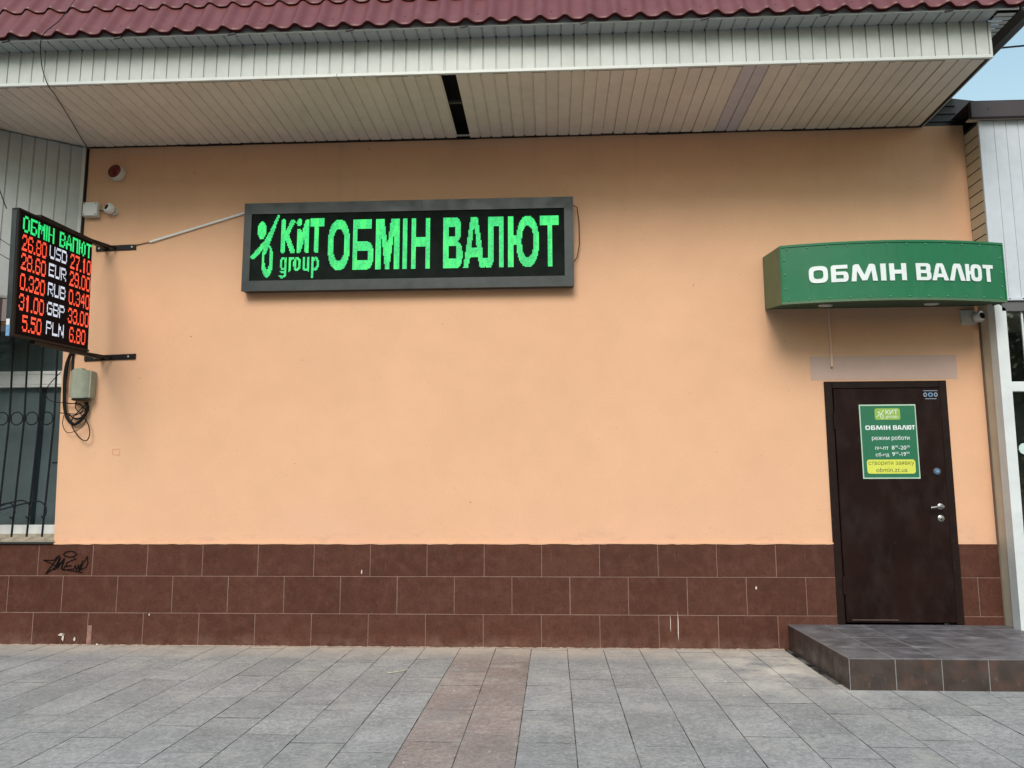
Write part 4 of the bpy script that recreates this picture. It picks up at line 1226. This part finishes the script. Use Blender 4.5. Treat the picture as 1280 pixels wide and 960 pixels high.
# white conduit running up to the LED sign, with the thin wire feeding it
t = thing('cable_conduit', (-3.14, 0, 3.58), 'thin white conduit rising diagonally along the wall to the wide led sign', 'conduit')
a0, a1 = Vector((-3.553, -.010, 3.457)), Vector((-2.680, -.010, 3.714))
MB().tube([a0, a1], .012, 4).build('conduit', M['white'], t)
MB().tube([(-3.70, -.014, 3.432), (-3.64, -.007, 3.440), (-3.59, -.008, 3.452), a0], .004, 6).build('feed_wire', simple('brown_wire', (.2, .12, .08), .6), t, True)
t = thing('conduit_drop', (2.33, 0, 2.5), 'thin painted vertical cable strip hanging from the green canopy sign above the door', 'conduit')
MB().bbox((2.315, -.012, 2.272), (2.333, .0, 2.77), .003).build('strip', simple('peach_painted_strip', (.76, .52, .38), .7), t)
MB().lathe([(.011, 0), (.009, .012), (.004, .014)], (2.323, -.0, 2.268), n=10).build('strip_end', simple('grey_clip', (.3, .22, .18), .6), t)
# meter box with the cable bundle
t = thing('cable_junction_case', (-4.06, 0, 2.05), 'grey green oblong cable case with tangled black cables below it, under the rate board', 'cable case')
mb = MB(); pts = []
mb.prism(rrect(-4.128, 2.060, -3.958, 2.300, .02), -.005, -.085)
mb.build('case_back', M['meter'], t)
# bulging lid
vs = []; fs = []; NX = 12
for i_ in range(NX+1):
    u = i_/NX; x = -4.140 + u*.170; yb = -.085 - .045*(1-abs(2*u-1)**2.6)
    ins = .012*abs(2*u-1)**4
    vs += [(x, -.03, 2.052+ins), (x, yb, 2.056+ins), (x, yb, 2.302-ins), (x, -.03, 2.306-ins)]
    if i_:
        k = 4*i_
        for m_ in range(3): fs.append((k-4+m_, k+m_, k+m_+1, k-3+m_))
fs += [(0, 1, 2, 3), (4*NX+3, 4*NX+2, 4*NX+1, 4*NX)]
MB().add(vs, fs).build('case_lid', M['meter'], t, True)
MB().bbox((-4.10, -.10, 2.303), (-4.03, -.05, 2.318), .004).build('hinge_tab', M['meter'], t)
MB().bbox((-4.12, -.09, 2.040), (-3.98, -.03, 2.056), .004).build('gland_strip', simple('dark_gland', (.05, .05, .045), .6), t)
def spl(P, n_=8):
    P = [Vector(p) for p in P]; out = []
    for i_ in range(len(P)-1):
        p0, p1, p2, p3 = P[max(i_-1, 0)], P[i_], P[i_+1], P[min(i_+2, len(P)-1)]
        for k in range(n_):
            s_ = k/n_
            out.append(.5*((2*p1) + (p2-p0)*s_ + (2*p0-5*p1+4*p2-p3)*s_*s_ + (3*p1-p0-3*p2+p3)*s_**3))
    out.append(P[-1]); return out
def w3(cx, cy):      # 7.38x enlargement with origin (0,430) -> wall metres
    px, py = cx/7.38, 430+cy/7.38
    return (-4.310 + (px-66)*.00713 + (py-520)*.00055*-.9, 1.915 - (py-520)*.00712)
def cable(name, pts, r, y=-.02, ww=None):
    P = []
    for i_, (a_, b_) in enumerate(pts):
        x, z = w3(a_, b_); P.append((x, y + (ww[i_] if ww else 0), z))
    MB().tube(spl(P), r, 7).build(name, M['cable'], t, True)
cable('cable_bundle', [(590, 70), (562, 160), (556, 300), (562, 420), (580, 560), (620, 680), (690, 745), (760, 700), (800, 620), (785, 545)], .013, -.03)
cable('cable_bundle', [(575, 90), (548, 200), (548, 330), (570, 500), (610, 640), (670, 725), (735, 735), (790, 660), (790, 545)], .009, -.035)
for pts, r in (([(570, 540), (640, 560), (720, 560), (780, 600), (790, 640), (740, 700), (690, 690)], .0045), ([(555, 640), (640, 650), (740, 650), (800, 600), (770, 545)], .0045),
               ([(700, 540), (700, 600), (760, 660), (830, 740), (860, 830), (840, 890), (780, 870), (700, 780), (680, 700), (740, 620), (800, 560)], .0045),
               ([(600, 660), (600, 740), (640, 810), (700, 815), (780, 770), (810, 700), (790, 600)], .003), ([(640, 650), (700, 690), (770, 680), (805, 620)], .005),
               ([(520, 270), (450, 350), (405, 430), (420, 500), (480, 540), (560, 550), (690, 560)], .0035), ([(560, 350), (580, 400), (590, 460)], .004),
               ([(690, 545), (700, 570), (740, 570), (770, 610), (720, 660), (640, 670)], .004)):
    cable('loose_cable', pts, r, -.045)
# window grille
t = thing('window_grille', (-4.6, -.03, .9), 'black wrought iron window grille with a row of rings over the left window', 'grille')
GY = -.028
def lean(z): return -.030*(z-1.9)
for k in range(17):
    xb = -4.295 - .1335*k
    MB().tube([(xb-lean(.89), GY, .885), (xb, GY, 1.9), (xb+lean(2.8), GY, 2.82)], .0085, 6).build('bar', M['grille'], t)
    xc = xb - .0667
    if k < 16:
        MB().tube([(xc+.055*math.cos(2*math.pi*i_/24), GY, 1.892+.055*math.sin(2*math.pi*i_/24)) for i_ in range(25)], .0055, 6).build('ring', M['grille'], t, True)
        for sx in (-.0615, .0615):
            MB().bbox((xc+sx-.012, GY-.010, 1.880), (xc+sx+.012, GY+.010, 1.904), .003).build('collar', M['grille'], t)
def w4(cx, cy):       # 6.854x enlargement origin (0,560)
    px, py = cx/6.854, 560+cy/6.854
    return (-4.310 + (px-63.5)*.00713 + .0, 1.215 - (py-620)*.00712)
for pts in ([(-160, 560), (-40, 510), (60, 478), (140, 452), (230, 435), (280, 448), (316, 490), (318, 540), (300, 578), (284, 562)],
            [(-120, 560), (0, 528), (130, 492), (280, 456), (350, 440), (410, 452), (446, 494), (448, 540), (430, 578), (416, 560)],
            [(-300, 600), (-140, 520), (0, 492), (90, 462), (150, 460), (178, 500), (184, 540), (166, 580), (150, 566)]):
    P = [(w4(a_, b_)[0], GY-.016, w4(a_, b_)[1]) for a_, b_ in pts]
    MB().tube(spl(P, 5), .0065, 6).build('scroll', M['grille'], t, True)
for z in (1.51,):
    MB().tube([(-4.285, GY, z), (-4.24, .02, z)], .006, 6).build('wall_pin', M['grille'], t)

# ------------------------------------------------------------------ neighbouring shop
N_ = thing('neighbouring_shop', (4.8, -.2, 0), 'white clad neighbouring shop with brown roof cap at the right edge', 'building')
NYF = -.235; NX0 = 3.550
body = MB().box((NX0+.004, NYF+.02, 2.70), (7.5, 2, 4.29)).build('upper_wall', M['beige_plaster'], N_)
x = NX0 + .028
MB().bbox((NX0-.001, NYF-.004, 2.75), (NX0+.028, NYF+.022, 4.285), .003).build('corner_trim', M['clad_right'], N_)
fcl = MB().box((NX0+.03, NYF+.006, 2.76), (7.5, NYF+.019, 4.285)).build('front_cladding', M['dark'], N_)
while x < 7.4:
    me = board_mesh('cladR', .0965, 1.51, M['clad_right'], ((1,0,0), (0,0,1), (0,-1,0)), g_=.006, dp=.004)
    link('board', me, fcl, (x, NYF, 2.775)); x += .0965
z = 2.76
scl = MB().box((NX0+.0005, NYF+.02, 2.76), (NX0+.0035, 0, 4.29)).build('side_cladding', M['dark'], N_)
while z < 4.27:
    wd = min(.0945, 4.29-z)
    me = board_mesh(('cladS', round(wd, 3)), wd, .215, M['clad_side'], ((0,0,1), (0,1,0), (-1,0,0)), g_=.008)
    link('board', me, scl, (NX0-.001, NYF+.02, z)); z += .0945
MB().bbox((3.462, -.305, 4.285), (7.5, -.262, 4.428), .004).build('roof_cap', M['cap'], N_)
MB().add([(3.462, -.305, 4.428), (7.5, -.305, 4.428), (7.5, 1.2, 4.40), (3.462, 1.2, 4.40)], [(0,1,2,3)]).build('roof_sheet', M['cap'], N_)
MB().box((3.47, -.262, 4.29), (7.5, -.20, 4.30)).build('cap_soffit', M['clad_side'], N_)
MB().lathe([(.007, 0), (.007, .004)], (3.60, -.305, 4.36), n=8).build('cap_screw', M['screw_dark'], N_)
MB().bbox((NX0+.02, NYF-.030, 2.752), (7.5, NYF+.01, 2.778), .003).build('drip_trim', M['clad_right'], N_)
MB().bbox((3.60, NYF-.012, 2.668), (7.5, NYF+.015, 2.75), .003).build('lintel_strip', simple('dark_grey_lintel', (.10, .10, .105), .5, amt=.2), N_)
mb = MB()
for k in range(20): mb.lathe([(.006, 0), (.005, .003)], (3.66+.105*k, NYF-.030, 2.766), n=6)
mb.build('trim_screws', M['screw_dark'], N_)['kind'] = 'stuff'
# plastered return and white corner column
MB().box((NX0-.0, NYF+.012, .19), (NX0+.03, .0, 2.745)).build('side_wall', M['beige_plaster'], N_)
cb = MB(); pz = .19; rq = random.Random(4)
cb.prism([(3.535, .195), (3.612, .195), (3.632, 2.69), (3.545, 2.75)], NYF+.09, NYF-.012)
cb.build('corner_column', M['column'], N_)
MB().box((NX0-.012, -.014, .80), (NX0-.003, -.002, 2.70)).build('wall_joint', simple('dirty_joint', (.16, .10, .07), .9), N_)
sw = MB().box((3.60, .8, .195), (7.5, .82, 2.70)).build('shop_window', M['interior'], N_)
f_ = MB().bbox((3.615, NYF+.0, 2.022), (7.5, NYF+.05, 2.102), .004).bbox((3.56, NYF+.0, .196), (7.5, NYF+.05, .30), .004)
f_.bbox((3.760, NYF+.012, 2.104), (3.775, NYF+.03, 2.67), .002).bbox((4.7, NYF, .30), (4.76, NYF+.05, 2.02), .004)
f_.build('frame', M['column'], sw)
MB().box((3.60, NYF+.018, .28), (7.5, NYF+.024, 2.03)).build('pane', M['glass'], sw)
MB().box((3.61, NYF+.018, 2.10), (7.5, NYF+.024, 2.68)).build('pane', M['glass'], sw)
MB().lathe([(.045, 0), (.045, .002)], (3.695, NYF+.017, 1.572), n=10).build('round_sticker', simple('pale_teal_sticker', (.55, .72, .68), .5, amt=.15, scale=60), sw)
MB().bbox((3.9, .1, .2), (5.2, .5, 1.1), .02).build('counter', simple('counter_wood', (.22, .13, .07), .6), sw)

# ------------------------------------------------------------------ wires
def wire(label, pts, r=.006, n_=6):
    o = MB().tube(spl(pts, 6), r, n_).build('wire', M['cable'], None, True)
    return tag(o, label, 'wire', None)
wire('black wire running over the red roof edge and along the soffit to the corner',
     [(-3.68, -.95, 5.33), (-3.706, -1.076, 5.085), (-3.724, -1.211, 4.830), (-3.745, -1.33, 4.66), (-3.80, -1.30, 4.60), (-3.877, -1.16, 4.503), (-3.856, -1.14, 4.404), (-3.831, -1.12, 4.335), (-3.86, -1.0, 4.335), (-3.98, -.62, 4.338), (-4.12, -.2, 4.340), (-4.175, -.025, 4.338), (-4.175, -.014, 4.25)], .0034)
wire('thin black wire crossing the grey cladding down to the top of the rate board', [(-4.95, -.9, 4.35), (-4.45, -.9, 3.83), (-4.10, -1.1, 3.38)], .004)
wire('upper of two short black wires entering behind the rate board from the left', [(-5.2, -.8, 4.0), (-4.48, -.9, 3.36), (-4.0, -1.0, 3.05)], .003)
wire('lower of two short black wires entering behind the rate board from the left', [(-5.2, -.8, 3.75), (-4.48, -.9, 3.22), (-4.0, -1.0, 2.95)], .003)
wire('thick black overhead cable against the sky beside the roof gutter', [(3.4, 1.9, 6.02), (5.5, 1.6, 6.02), (9.5, 1.5, 6.2)], .010)
wire('faint thin overhead wire low in the strip of sky', [(5.2, 6, 7.2), (9.0, 5.6, 7.25), (14, 5.5, 7.5)], .006)

tg = MB().tube(spl([(-1.16, -.985, .006), (-1.10, -.96, .010), (-1.055, -.90, .006), (-1.04, -.85, .005)], 5), .0032, 5).build('dry_stem', simple('straw', (.55, .5, .38), .7), None, True)
tag(tg, 'short pale dry stem lying on the grey paving left of the brown strip', 'stem')
# ------------------------------------------------------------------ trees across the road: two mirrored in the shop glass, three added
def tree(x, y, h_, label, seed):
    r = random.Random(seed)
    t = thing('offscreen_tree', (x, y, -.05), label, 'tree', 'trees across the road')
    mb = MB(); mb.tube([(x, y, -.1), (x+.1, y, h_*.3), (x+.05, y+.1, h_*.6)], .24, 9, .12)
    tips = []
    for k in range(9):
        a_ = r.uniform(0, 6.28); e = Vector((x+math.cos(a_)*h_*.26, y+math.sin(a_)*h_*.26, h_*r.uniform(.16, .95)))  # limb tips reach low so crowns hide the bright low sky in reflections
        s0 = Vector((x+.07, y, h_*r.uniform(.12, .5))); mb.tube([s0, (s0+e)/2+Vector((0, 0, .3)), e], .09, 6, .02); tips += [e, (s0+e)/2]
    mb.build('trunk', M['bark'], t, True)
    vs = []; fs = []
    for k in range(7000):
        c_ = tips[r.randrange(len(tips))] + Vector((r.gauss(0, 1), r.gauss(0, 1), r.gauss(0, .8)))*h_*.095
        d1 = Vector((r.uniform(-1, 1), r.uniform(-1, 1), r.uniform(-1, 1))).normalized()*.14; d2 = d1.orthogonal().normalized()*.06
        n_ = len(vs); vs += [c_-d1, c_-d2, c_+d1, c_+d2]; fs.append((n_, n_+1, n_+2, n_+3))
    MB().add(vs, fs).build('crown', M['leaf'], t)
tree(13.5, -21, 7.6, 'leafy tree with the lowest crown of the two mirrored in the right shop glass', 1)
tree(18.0, -24, 9.5, 'tallest leafy tree, mirrored farthest right in the shop glass', 2)
tree(-15.0, -22, 8.5, 'leafy tree mirrored nearest the middle in the barred left window', 5)  # left three added to keep bright low sky out of the left glass
tree(-20.0, -23, 9.0, 'leafy tree mirrored in the centre of the barred left window', 6)
tree(-25.5, -22, 8.0, 'leafy tree mirrored at the far left of the barred left window', 8)
# ------------------------------------------------------------------ unseen block of flats, added to give the left window a grey reflection
fb = thing('added_apartment_block', (-22, -36, -.05), 'long grey block of flats, unseen, added for an even grey reflection in the left window', 'building')
MB().box((-46, -46, -.1), (3, -36, 14)).build('wall', simple('grey_render', (.20, .22, .235), .9, amt=.1, scale=.5), fb)
MB().box((-46.4, -46.4, 14), (3.4, -35.6, 14.5)).build('roof', M['cap'], fb)
wm = simple('dark_window_glass', (.03, .04, .05), .1)
for k in range(14):
    for l_ in range(4):
        MB().box((-44+k*3.4, -36.01, 1.4+l_*3.2), (-42.4+k*3.4, -35.96, 3.0+l_*3.2)).build('window', wm, fb)
